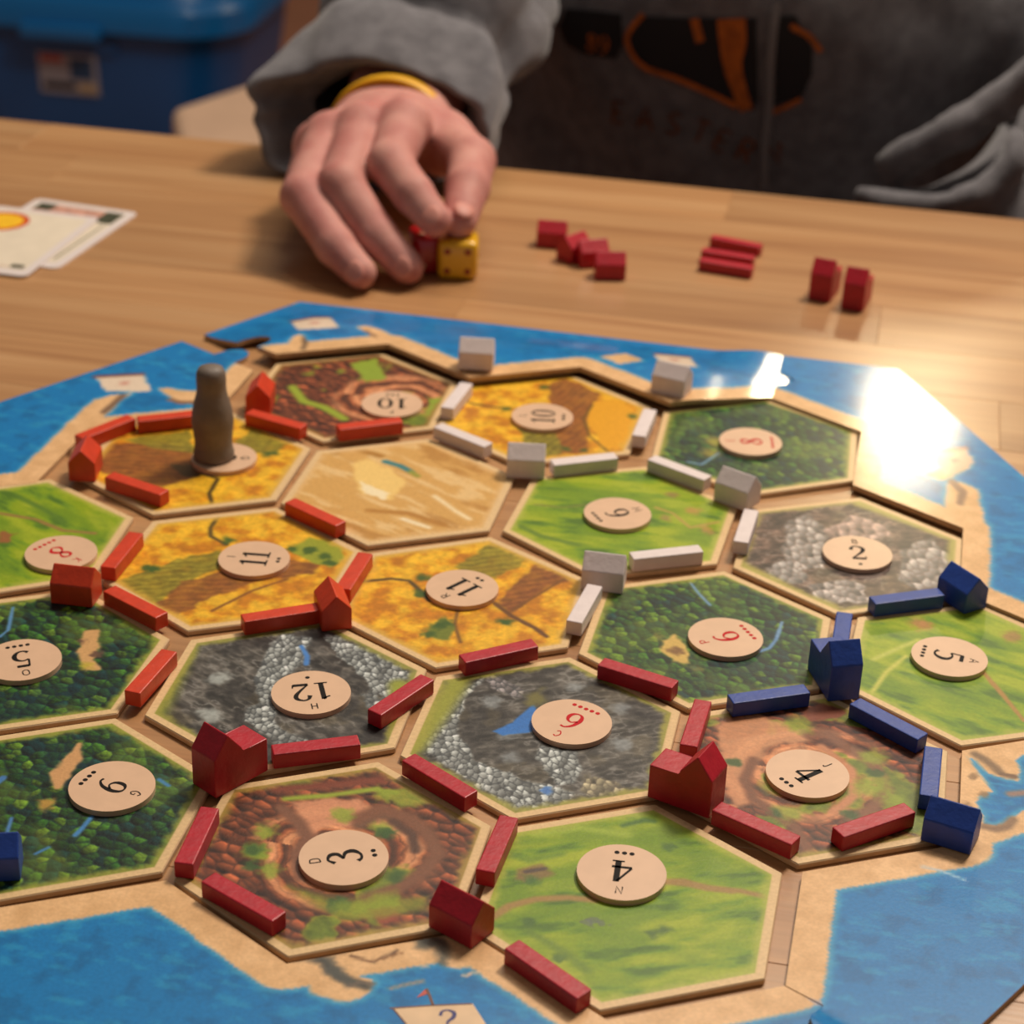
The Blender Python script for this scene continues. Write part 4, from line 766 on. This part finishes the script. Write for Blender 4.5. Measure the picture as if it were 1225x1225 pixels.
# ------------------------------------------------------------------ the seated person (mm, heights above the tile plane)
W_ = (-133, 398, 30)
FING = {   # knuckle, middle joint, end joint, tip
 'index': ([(-111, 335, 48), (-108, 300, 41), (-93, 284, 33.5), (-80.5, 274.5, 26)], [12, 10.3, 9.1, 7.6]),
 'middle': ([(-130, 331, 45), (-127, 286, 33.5), (-106, 271.5, 16.5), (-90.5, 264.5, 6.6)], [12, 10.4, 9.2, 7.8]),
 'ring': ([(-146, 330, 39.5), (-143.5, 281, 28), (-122.5, 261, 14), (-108.5, 252.5, 6.2)], [11.6, 10.0, 8.7, 7.4]),
 'little': ([(-155, 340, 32), (-152, 301, 20), (-134, 286, 9), (-124, 282, 5.4)], [10, 8.2, 7.0, 6.0]),
 'thumb': ([(-101, 369, 32), (-79, 337, 34), (-74, 309, 30.5), (-72, 286, 23)], [14.5, 11.2, 10.0, 8.0]),
}
def hand_sdf(X, Y, Z):
    palm = None
    for nm, r in (('index', 11), ('middle', 11), ('ring', 10.5), ('little', 10)):
        k = FING[nm][0][0]; st = {'index': (-122, 393, 31), 'middle': (-130, 396, 32), 'ring': (-138, 397, 30.5), 'little': (-144, 397, 28)}[nm]
        d = rcone(X, Y, Z, st, k, 14, r); palm = d if palm is None else smin(palm, d, 7)
    palm = smin(palm, rcone(X, Y, Z, (-114, 384, 28), (-100, 364, 31), 14.5, 13), 9)
    palm = smin(palm, rcone(X, Y, Z, (-133, 392, 28), (-133, 354, 33), 14.5, 12), 8)
    fore = None
    for s in (-1, 1):
        d = rcone(X, Y, Z, (-133+11*s, 398, 29.5), (-138+17*s, 520, 48), 16, 23); fore = d if fore is None else smin(fore, d, 14)
    palm = smin(palm, fore, 14); out = None
    for nm, (P, R) in FING.items():
        d = chain(X, Y, Z, P, R, 2.4)
        if nm != 'thumb':       # knuckle bump and tendon
            d = smin(d, np.sqrt((X-P[0][0])**2+(Y-P[0][1])**2+(Z-P[0][2]-2)**2)-9.2, 5)
        d = smin(palm, d, 5.5 if nm != 'thumb' else 9)
        out = d if out is None else smin(out, d, .9)
    for nm in ('index', 'middle', 'ring'):
        k = FING[nm][0][0]; out = smin(out, rcone(X, Y, Z, (k[0], k[1], k[2]+8.3), (-132+.3*(k[0]+132), 390, 44), 2.6, 2.0), 5)
    return out
hv, hf = surface_net(hand_sdf, (-190, 240, -6), (-45, 470, 90), 1.25)
def body_sdf(X, Y, Z):     # torso, neck, head and legs under the clothes (coarse)
    d = smin(rcone(X, Y/1.0, Z, (70, 790, -250), (50, 760, 60), 120, 125), rcone(X, Y, Z, (50, 760, 60), (-40, 790, 210), 125, 95), 60)
    d = smin(d, rcone(X, Y, Z, (-40, 790, 210), (-75, 770, 330), 55, 48), 40)
    hd = np.sqrt((X+92)**2/72**2+(Y-735)**2/92**2+(Z-415)**2/108**2)*80-80; d = smin(d, hd, 25)
    d = smin(d, rcone(X, Y, Z, (-92, 640, 408), (-92, 648, 432), 10, 7), 14)                 # nose
    d = smin(d, rcone(X, Y, Z, (-92, 655, 355), (-92, 680, 350), 26, 30), 25)                # chin
    for s in (-1, 1):
        d = smin(d, rcone(X, Y, Z, (-92+68*s, 745, 400), (-92+72*s, 752, 430), 9, 11), 8)    # ears
        d = smin(d, rcone(X, Y, Z, (70+80*s, 780, -260), (75+110*s, 470, -240), 80, 62), 40)
        d = smin(d, rcone(X, Y, Z, (75+110*s, 470, -240), (75+110*s, 500, -650), 60, 42), 20)
        d = smin(d, rcone(X, Y, Z, (75+110*s, 500, -690), (75+115*s, 360, -718), 42, 30), 15)
    d = smin(d, chain(X, Y, Z, [(-150, 800, 200), (-170, 660, 70), (-138, 500, 48)], [58, 42, 25], 20), 30)
    return smin(d, chain(X, Y, Z, [(130, 800, 170), (240, 642, -8), (172, 570, -62), (100, 562, -72)], [56, 44, 30, 24], 20), 30)
bv, bf = surface_net(body_sdf, (-270, 280, -752), (350, 930, 545), 13)
pers = empty('person', (.06, .79, 0)); tag(pers, 'person in grey zipped hooded sweatshirt reaching over the table with one hand', 'person', kind='thing')
PI = Matrix.Translation((-.06, -.79, Z0))
def pmesh(name, V, F, m, smooth=True, parent=pers):
    return mesh(name, np.asarray(V, float)*MM+np.array((-.06, -.79, Z0)) if parent is pers else V, F, m, parent, smooth)
V = np.vstack([hv, bv]); body = pmesh('body', V, [tuple(f) for f in hf]+[tuple(int(i)+len(hv) for i in f) for f in bf], M_skin)
sm = body.modifiers.new('smooth', 'SMOOTH'); sm.factor = .5; sm.iterations = 3
# nails
for nm in ('thumb', 'index', 'middle', 'ring'):
    P, R = FING[nm]; a, b = Vector(P[2]), Vector(P[3]); d = (b-a).normalized(); up = {'thumb': Vector((.35, -.25, .9)), 'index': Vector((-.45, -.5, .74)), 'middle': Vector((-.55, -.6, .55)), 'ring': Vector((-.5, -.65, .55))}[nm]
    up = (up-d*up.dot(d)).normalized(); side = d.cross(up); c = b+up*(R[3]-1.1)+d*.6
    bm = bmesh.new(); bmesh.ops.create_uvsphere(bm, u_segments=16, v_segments=8, radius=1)
    bm.transform(Matrix.Translation(c) @ Matrix(((d.x*5.6, side.x*4.8, up.x*1.3, 0), (d.y*5.6, side.y*5.0, up.y*1.5, 0), (d.z*5.6, side.z*5.0, up.z*1.5, 0), (0, 0, 0, 1))))
    bm.transform(PI @ Matrix.Scale(MM, 4)); bobj('finger_nail', bm, M_nail, pers, True)
# hair and trousers
def hair_sdf(X, Y, Z):
    d = np.sqrt((X+92)**2/79**2+(Y-748)**2/92**2+(Z-438)**2/102**2)*82-82; return np.maximum(d, 395-Z-(Y-700)*.9)
hv2, hf2 = surface_net(hair_sdf, (-190, 630, 330), (10, 860, 560), 9)
M_hair = mat('brown_hair', sl(70, 48, 34), .9, spec=.1, bump=.5, bscale=300); pmesh('hair', hv2, hf2, M_hair)
def trou_sdf(X, Y, Z):
    d = rcone(X, Y, Z, (0, 790, -255), (140, 790, -255), 128, 128)
    for s in (-1, 1):
        d = smin(d, rcone(X, Y, Z, (70+80*s, 780, -260), (75+110*s, 470, -240), 92, 74), 40)
        d = smin(d, rcone(X, Y, Z, (75+110*s, 470, -240), (75+110*s, 500, -650), 74, 58), 20)
    return d
tv, tf = surface_net(trou_sdf, (-200, 380, -740), (340, 930, -100), 13)
M_jean = mat('dark_denim', sl(44, 50, 66), .9, var=.3, vscale=60); pmesh('trousers', tv, tf, M_jean)
# face
M_eye = mat('eye_white', sl(225, 220, 212), .3); M_iris = mat('iris', sl(60, 44, 34), .3); M_lip = mat('lips', sl(170, 90, 84), .5)
def ball(name, c, r, m, sc=(1, 1, 1)):
    bm = bmesh.new(); bmesh.ops.create_uvsphere(bm, u_segments=14, v_segments=8, radius=r); bmesh.ops.scale(bm, vec=sc, verts=bm.verts)
    bm.transform(PI @ Matrix.Scale(MM, 4) @ Matrix.Translation(c)); bobj(name, bm, m, pers, True)
def front(x, z):
    ys = np.arange(600., 760., .5); d = body_sdf(np.full(ys.shape, float(x)), ys, np.full(ys.shape, float(z))); return float(ys[np.argmax(d < 0)])
for s in (-1, 1):
    y = front(-92+29*s, 430); ball('eye', (-92+29*s, y+5, 430), 11, M_eye, (1.1, .9, .75)); ball('iris', (-92+29*s, y-3.6, 429), 4.4, M_iris, (1, .5, 1)); ball('eyebrow', (-92+29*s, front(-92+29*s, 448)+1, 448), 14, M_hair, (1.2, .3, .22))
ball('lips', (-92, front(-92, 377)+2, 377), 18, M_lip, (1.25, .35, .3))
# hooded sweatshirt: torso with the other sleeve, folds blended in
def at_y(y, xz): return [(x, y+d, z) for (x, z), d in xz]
FOLDS = [(at_y(566, list(zip([(111.3,-21.3),(144.6,5.1),(178.5,35.1),(205.6,71.5)], (4, 0, 6, 22)))), 13), (at_y(528, list(zip([(93.9,-30.2),(128.0,-30.8),(158.0,-21.4),(174.2,-4.7),(174.2,7.4)], (6, 0, 4, 14, 24)))), 9), (at_y(640, list(zip([(92.7,21.3),(114.7,38.0),(134.6,66.6)], (0, 0, 6)))), 13), (at_y(628, list(zip([(-46.3,-15.7),(-5.1,-27.0),(39.5,-22.6)], (-4, -8, 0)))), 10), (at_y(640, list(zip([(-111.1,5.6),(-84.0,-22.7),(-46.4,-45.2)], (0, -4, 0)))), 10)]
def hood_sdf(X, Y, Z):
    d = smin(rcone(X, Y, Z, (22, 790, -250), (6, 770, 40), 184, 184), rcone(X, Y, Z, (6, 770, 40), (-38, 795, 205), 180, 122), 60)
    d = smin(d, rcone(X, Y, Z, (-38, 795, 205), (-70, 785, 285), 92, 70), 40)                                   # collar
    d = smin(d, rcone(X, Y, Z, (-150, 860, 225), (60, 870, 215), 55, 60), 30)                                  # hood lying on the back
    ar = chain(X, Y, Z, [(132, 805, 168), (240, 640, -8), (172, 568, -62), (100, 560, -72)], [68, 60, 40, 32], 20)
    for P, r in FOLDS: ar = smin(ar, chain(X, Y, Z, P, [r]*len(P), 6), 11)
    d = smin(d, ar, 16); d = smin(d, rcone(X, Y, Z, (-150, 800, 200), (-165, 730, 130), 76, 70), 40)
    n = fbm(X*.9+Z*.5, Z*.8-Y*.4, 70, 5, 3)-.5
    return d+n*20
gv, gf = surface_net(hood_sdf, (-290, 420, -330), (400, 1000, 360), 6.5)
hood = pmesh('sweatshirt', gv, gf, M_hood); sm = hood.modifiers.new('smooth', 'SMOOTH'); sm.factor = .5; sm.iterations = 4
# near sleeve: rings from the loose cuff back to the shoulder
RINGS = [  # centre, half width, half height
 ((-140, 416, 27), 40, 22), ((-141, 404, 26), 50, 26), ((-142, 394, 25), 58, 29), ((-143, 391, 25.5), 62, 31), ((-144, 396, 27), 64, 33.5), ((-144, 408, 31), 64, 37), ((-143, 424, 37), 63, 41), ((-142, 438, 41), 59, 41), ((-141, 449, 40), 51, 34), ((-140, 458, 43), 49, 35),
 ((-138, 468, 54), 60, 46), ((-136, 484, 58), 65, 52), ((-137, 503, 57), 60, 47), ((-139, 516, 57), 55, 43), ((-140, 530, 61), 60, 48), ((-144, 545, 64), 62, 52), ((-150, 570, 68), 62, 54), ((-156, 600, 73), 62, 56), ((-162, 640, 80), 66, 60), ((-166, 680, 98), 68, 66), ((-164, 720, 125), 72, 72), ((-158, 760, 160), 74, 76), ((-150, 795, 190), 74, 78)]
NA = 72; vs = []
for i, (c, a, b) in enumerate(RINGS):
    for k in range(NA):
        t = 2*math.pi*k/NA; x, z = math.cos(t), math.sin(t)
        w1 = float(vn(np.array(3*math.cos(t)+c[1]*.02), np.array(3*math.sin(t)+c[1]*.012), 3))-.5; w2 = float(vn(np.array(5*math.cos(t)+c[1]*.05), np.array(5*math.sin(t)), 9))-.5
        g = 1+(.20*w1+.16*w2)*(1 if i > 2 else .7)
        tilt = 10*z if i < 9 else 0
        lob = .10*math.exp(-((t-3.75)/.35)**2)-.16*math.exp(-((t-4.2)/.16)**2)+.08*math.exp(-((t-5.9)/.3)**2)-.14*math.exp(-((t-5.5)/.15)**2)-.08*math.exp(-((t-.35)/.16)**2)
        g += lob*(1 if 1 < i < 10 else .35)
        zz = c[2]+b*z*g; yy = c[1]+tilt
        vs.append((c[0]+a*x*g, yy, max(zz, -1.2) if yy < 446 else zz))
fs = [(i*NA+k, i*NA+(k+1) % NA, (i+1)*NA+(k+1) % NA, (i+1)*NA+k) for i in range(len(RINGS)-1) for k in range(NA)]
slv = pmesh('sleeve', vs, fs, M_hood); sb = slv.modifiers.new('sub', 'SUBSURF'); sb.levels = sb.render_levels = 1
# wristband
bm = bmesh.new(); n = 48; R0, R1 = 29, 23.5; cc = Vector((-132.5, 386, 29.5)); prof = [(-1.2, -4), (1.2, -4), (1.6, 0), (1.2, 4), (-1.2, 4), (-1.5, 0)]
rings = []
for k in range(n):
    t = 2*math.pi*k/n; rings.append([bm.verts.new((cc+Vector(((R0+p)*math.cos(t), q+6*math.sin(t), (R1+p)*math.sin(t))))*MM) for p, q in prof])
for k in range(n):
    for j in range(6): bm.faces.new((rings[k][j], rings[k][(j+1) % 6], rings[(k+1) % n][(j+1) % 6], rings[(k+1) % n][j]))
bm.transform(PI); bobj('wristband', bm, M_band, pers, True)
# printed emblem and lettering on the chest, laid onto the cloth
dg = bpy.context.evaluated_depsgraph_get(); ev = hood.evaluated_get(dg); me = ev.to_mesh(); bvh = BVHTree.FromPolygons([(v.co.x+.06, v.co.y+.79, v.co.z-Z0) for v in me.vertices], [tuple(p.vertices) for p in me.polygons]); ev.to_mesh_clear()
def onchest(x, z, off):
    r = bvh.ray_cast(Vector((x*MM, .2, z*MM)), Vector((0, 1, 0))); y = r[0].y if r[0] else .62
    return (x, y/MM-off, z)
def chest(name, strokes, m, off=1.6, sub=4):
    V, F = [], []
    for s, cv in strokes:
        Q = np.array(s, float)
        if not cv: Q = np.vstack([Q[i]+(Q[i+1]-Q[i])*t for i in range(len(Q)-1) for t in np.linspace(0, 1, sub, endpoint=False)]+[Q[-1:]])
        v, f = ribbon([(Q, cv)]); b = len(V); V += v; F += [tuple(i+b for i in q) for q in f]
    o = pmesh(name, [onchest(x, z, off) for x, z in V], F, m); return o
def st(pts, w, cv=1): return ([(p[0], p[1], w) for p in pts], cv)
def chestfill(name, pts, m, off=1.3, step=7):
    B = []
    for i in range(len(pts)):
        a, b = pts[i-1], pts[i]; k = max(1, int(math.dist(a, b)/step)); B += [lerp(a, b, j/k) for j in range(k)]
    Bn = np.array(B); g = np.meshgrid(np.arange(Bn[:, 0].min(), Bn[:, 0].max(), step), np.arange(Bn[:, 1].min(), Bn[:, 1].max(), step)); gx, gy = g[0].ravel(), g[1].ravel()
    ok = inpoly(gx, gy, B) & (segdist(gx, gy, B, True) > step*.5)
    r = delaunay_2d_cdt([Vector(p) for p in B]+[Vector(p) for p in zip(gx[ok], gy[ok])], [], [list(range(len(B)))], 1, 1e-6)
    return pmesh(name, [onchest(v.x, v.y, off) for v in r[0]], [tuple(f) for f in r[2]], m)
chestfill('emblem_fill', [(-84.7,43.9),(-88.2,32.9),(-83.6,23.8),(-71.0,20.1),(-51.9,21.2),(-48.4,30.9),(-50.8,46.8)], M_navy)
chestfill('emblem_fill', [(-40.7,47.7),(-44.5,34.0),(-42.0,26.1),(-33.3,19.4),(-16.0,15.6),(2.1,9.1),(19.0,1.7),(20.6,-0.8),(28.7,-1.4),(30.8,5.6),(26.3,53.4)], M_navy)
chestfill('emblem_fill', [(37.4,54.3),(38.4,43.9),(39.8,2.3),(54.7,7.8),(59.2,21.7),(58.4,36.3),(47.2,55.1)], M_navy)
chest('emblem_outline', [st([(-37.4,49.3),(-43.6,40.8),(-45.9,33.9),(-42.6,26.1),(-34.0,19.4),(-16.0,15.3),(2.2,8.6),(19.1,1.1)], 3.2), st([(38.9,-2.1),(45.9,1.5),(54.8,7.1)], 3), st([(45.1,49.7),(54.9,44.6),(59.2,40.4),(63.1,35.4)], 3.2)], M_gold, 2.2)
chest('emblem_stripe', [([(p[0], p[1], w_) for p, w_ in zip([(12.5,52.2),(14.3,39.1),(15.7,23.2),(24.7,-1.1)], (16, 15, 10, 7))], 1), st([(-8.0,50.4),(-3.6,37.5)], 5)], M_gold, 2.2)
d0 = [(-70.5,22.9)][0]; V, F = text_mesh('89', DIG, 10, .1); o = pmesh('emblem_number', [onchest(x+d0[0]+7, z+d0[1]+5, 2.3) for x, z in V], F, M_gold)
path = crm([(-53.9,-12.1),(-33.1,-12.9),(-13.7,-14.5),(3.1,-19.1),(17.3,-24.7),(34.1,-30.0),(55.6,-27.9)], 8); V, F = [], []
for k, ch in enumerate('EASTERN'):
    if ch in 'ST': v, f = ribbon({'S': [curv((.55, .85), (.3, 1), (.08, .78), (.3, .52), (.55, .25), (.3, 0), (.05, .15))], 'T': [poly((.3, 0), (.3, 1)), poly((0, 1), (.6, 1))]}[ch])
    else: v, f = ribbon([([(a, b, .16) for a, b, _ in s_], c_) for s_, c_ in LET[ch]])
    q = (k+.3)/7*(len(path)-1); i = int(q); p = path[i]; t = path[min(i+1, len(path)-1)]-path[max(i-1, 0)]; t = t/np.linalg.norm(t); b = len(V)
    V += [onchest(p[0]+t[0]*(x-.3)*13-t[1]*(y-.3)*13, p[1]+t[1]*(x-.3)*13+t[0]*(y-.3)*13, 2.0) for x, y in v]; F += [tuple(n+b for n in g) for g in f]
pmesh('chest_lettering', V, F, M_brown)
chest('zipper', [st([(36.7,62.1),(36.2,46.3),(36.2,26.3),(37.2,2.1),(36.7,-21.4),(38.7,-49.3)], 4.5)], M_zip, 2.6)

# ------------------------------------------------------------------ the room behind
def P3(o): return o
M_floor = mat('reddish_floor', sl(214, 146, 112), .55, var=.25, vscale=4); M_wall = mat('tan_wall', sl(150, 118, 90), .8, var=.08, vscale=3)
fl = mesh('floor', [(-4, -2, 0), (4, -2, 0), (4, 5, 0), (-4, 5, 0)], [(0, 1, 2, 3)], M_floor); fl['kind'] = 'structure'
bm = box_bm(8, .1, 2.7, .002, 1, (0, 5.05, 1.35)); wl = bobj('wall_back', bm, M_wall); wl['kind'] = 'structure'
def rrect(w_, d_, r, n=8): return [(cx+r*math.cos(a), cy+r*math.sin(a)) for cx, cy, a0 in ((w_/2-r, d_/2-r, 0), (-w_/2+r, d_/2-r, 90), (-w_/2+r, -d_/2+r, 180), (w_/2-r, -d_/2+r, 270)) for a in np.radians(np.linspace(a0, a0+90, n))]
def loft(name, rings, m, parent, cap0=True, cap1=True, smooth=False):
    n = len(rings[0]); vs = [p for r in rings for p in r]; fs = [(i*n+k, i*n+(k+1) % n, (i+1)*n+(k+1) % n, (i+1)*n+k) for i in range(len(rings)-1) for k in range(n)]
    if cap0: fs.append(tuple(range(n))[::-1])
    if cap1: fs.append(tuple((len(rings)-1)*n+k for k in range(n)))
    o = mesh(name, vs, fs, m, parent, smooth)
    if smooth: o.data.set_sharp_from_angle(angle=.7)
    return o
M_tub = mat('blue_tub_plastic', sl(8, 82, 146), .38, var=.12, vscale=6, bump=.1, bscale=60); M_lid = mat('blue_lid_plastic', sl(12, 102, 166), .34)
tub = empty('storage_tub', (-1.125, 2.42, -.0), math.radians(3)); tag(tub, 'blue plastic storage tub with lid and paper label on the floor behind', 'storage tub')
R_ = lambda w_, d_, z, r=.11: [(x, y, z) for x, y in rrect(w_, d_, r)]
loft('tub_body', [R_(.40, .36, .0), R_(.41, .37, .01), R_(.475, .435, .305), R_(.475, .435, .315)], M_tub, tub, smooth=True)
loft('lid', [R_(.505, .465, 0.297), R_(.515, .475, 0.301), R_(.515, .475, 0.334), R_(.50, .46, 0.344), R_(.47, .43, 0.345), R_(.46, .42, 0.359), R_(.42, .38, 0.363)], M_lid, tub, smooth=True)
bobj('latch_handle', box_bm(.12, .03, .022, .005, 2, (-.005, -.240, .300)), M_lid, tub); bobj('handle_recess', box_bm(.15, .012, .026, .004, 2, (-.005, -.213, .275)), M_tub, tub)
M_lab = mat('tub_label_paper', sl(150, 150, 160), .6); M_lab2 = mat('tub_label_blue', sl(30, 70, 110), .6); M_lab3 = mat('tub_label_red', sl(170, 70, 60), .6); M_lab4 = mat('tub_label_dark', sl(20, 24, 34), .6)
lb = empty('label_sheet', (0, 0, 0)); lb.parent = tub; lb.location = (-.010, -.2085, .229); lb.scale = (1.0, 1, .92); lb.rotation_euler = (math.radians(6.4), 0, 0)
def lq(nm, x0, z0, x1, z1, m, k): return mesh(nm, [(x0, -.004-k*.0006, z0), (x1, -.004-k*.0006, z0), (x1, -.004-k*.0006, z1), (x0, -.004-k*.0006, z1)], [(0, 1, 2, 3)], m, lb)
lq('label_paper', -.045, -.034, .047, .034, M_lab, 0); lq('label_panel', .004, -.008, .039, .028, M_lab2, 1); lq('label_stripe', -.041, .019, -.006, .030, M_lab3, 1); lq('label_stripe', -.038, -.026, .010, -.014, M_lab4, 1); lq('label_panel', .014, -.030, .043, -.014, mat('tub_label_tan', sl(170, 150, 120), .6), 1)
# pale padded stool
M_pale = mat('pale_upholstery', sl(206, 170, 142), .8, var=.08, vscale=30, bump=.2, bscale=400); M_dk = mat('dark_wood', sl(62, 44, 34), .5, var=.2, vscale=30)
stl = empty('padded_stool', (-.42, 1.42, 0)); tag(stl, 'pale beige padded stool behind the table beside the sleeve', 'stool')
oc = [(-.229, -.012), (-.17, -.145), (-.08, -.20), (.03, -.17), (.07, -.02), (.06, .13), (.0, .22), (-.15, .19)]
bobj('seat_cushion', prism_bm(oc, .395, .452, .012, 3), M_pale, stl); bobj('seat_frame', prism_bm([(x*.93, y*.93) for x, y in oc], .345, .395, .004, 1), M_dk, stl)
for x, y in ((-.15, -.08), (.02, -.12), (.02, .13), (-.10, .14)): bobj('leg', box_bm(.036, .036, .345, .004, 1, (x, y, .1725)), M_dk, stl)
# dark bag
M_bag = mat('dark_cloth', sl(40, 26, 24), .9, var=.3, vscale=20, bump=.4, bscale=200)
bag = empty('dark_bag', (-.66, 2.12, 0)); tag(bag, 'dark brown cloth bag on the floor between tub and sleeve', 'bag')
Rb = lambda w_, d_, z: [(x+.006*math.sin(9*z+x*30), y, z) for x, y in rrect(w_, d_, .05)]
loft('bag_body', [Rb(.30, .16, 0), Rb(.32, .18, .03), Rb(.31, .17, .15), Rb(.28, .13, .25), Rb(.22, .06, .295), Rb(.18, .03, .30)], M_bag, bag, smooth=True)
bm = bmesh.new(); n = 20; rr_ = []
for k in range(n+1):
    t = math.pi*k/n; c = Vector((.07*math.cos(t), 0, .292+.035*math.sin(t))); rr_.append([bm.verts.new(c+Vector((.008*math.cos(a)*math.cos(t), .008*math.sin(a), .008*math.cos(a)*math.sin(t)))) for a in np.linspace(0, 2*math.pi, 7)[:-1]])
for k in range(n):
    for j in range(6): bm.faces.new((rr_[k][j], rr_[k][(j+1) % 6], rr_[k+1][(j+1) % 6], rr_[k+1][j]))
bobj('handle', bm, M_bag, bag, True)
# the chair under the person
ch = empty('dining_chair', (.08, .80, 0)); tag(ch, 'dark wooden chair under the person in the grey sweatshirt', 'chair')
bobj('seat', box_bm(.46, .42, .035, .01, 2, (0, 0, .345)), M_dk, ch)
for sx in (-.2, .2):
    for sy in (-.18, .18): bobj('leg', box_bm(.04, .04, .33, .004, 1, (sx, sy, .165)), M_dk, ch)
    bobj('back_post', box_bm(.036, .03, .55, .004, 1, (sx, .225, .62)), M_dk, ch)
bobj('backrest', box_bm(.42, .022, .14, .008, 2, (0, .225, .80)), M_dk, ch)
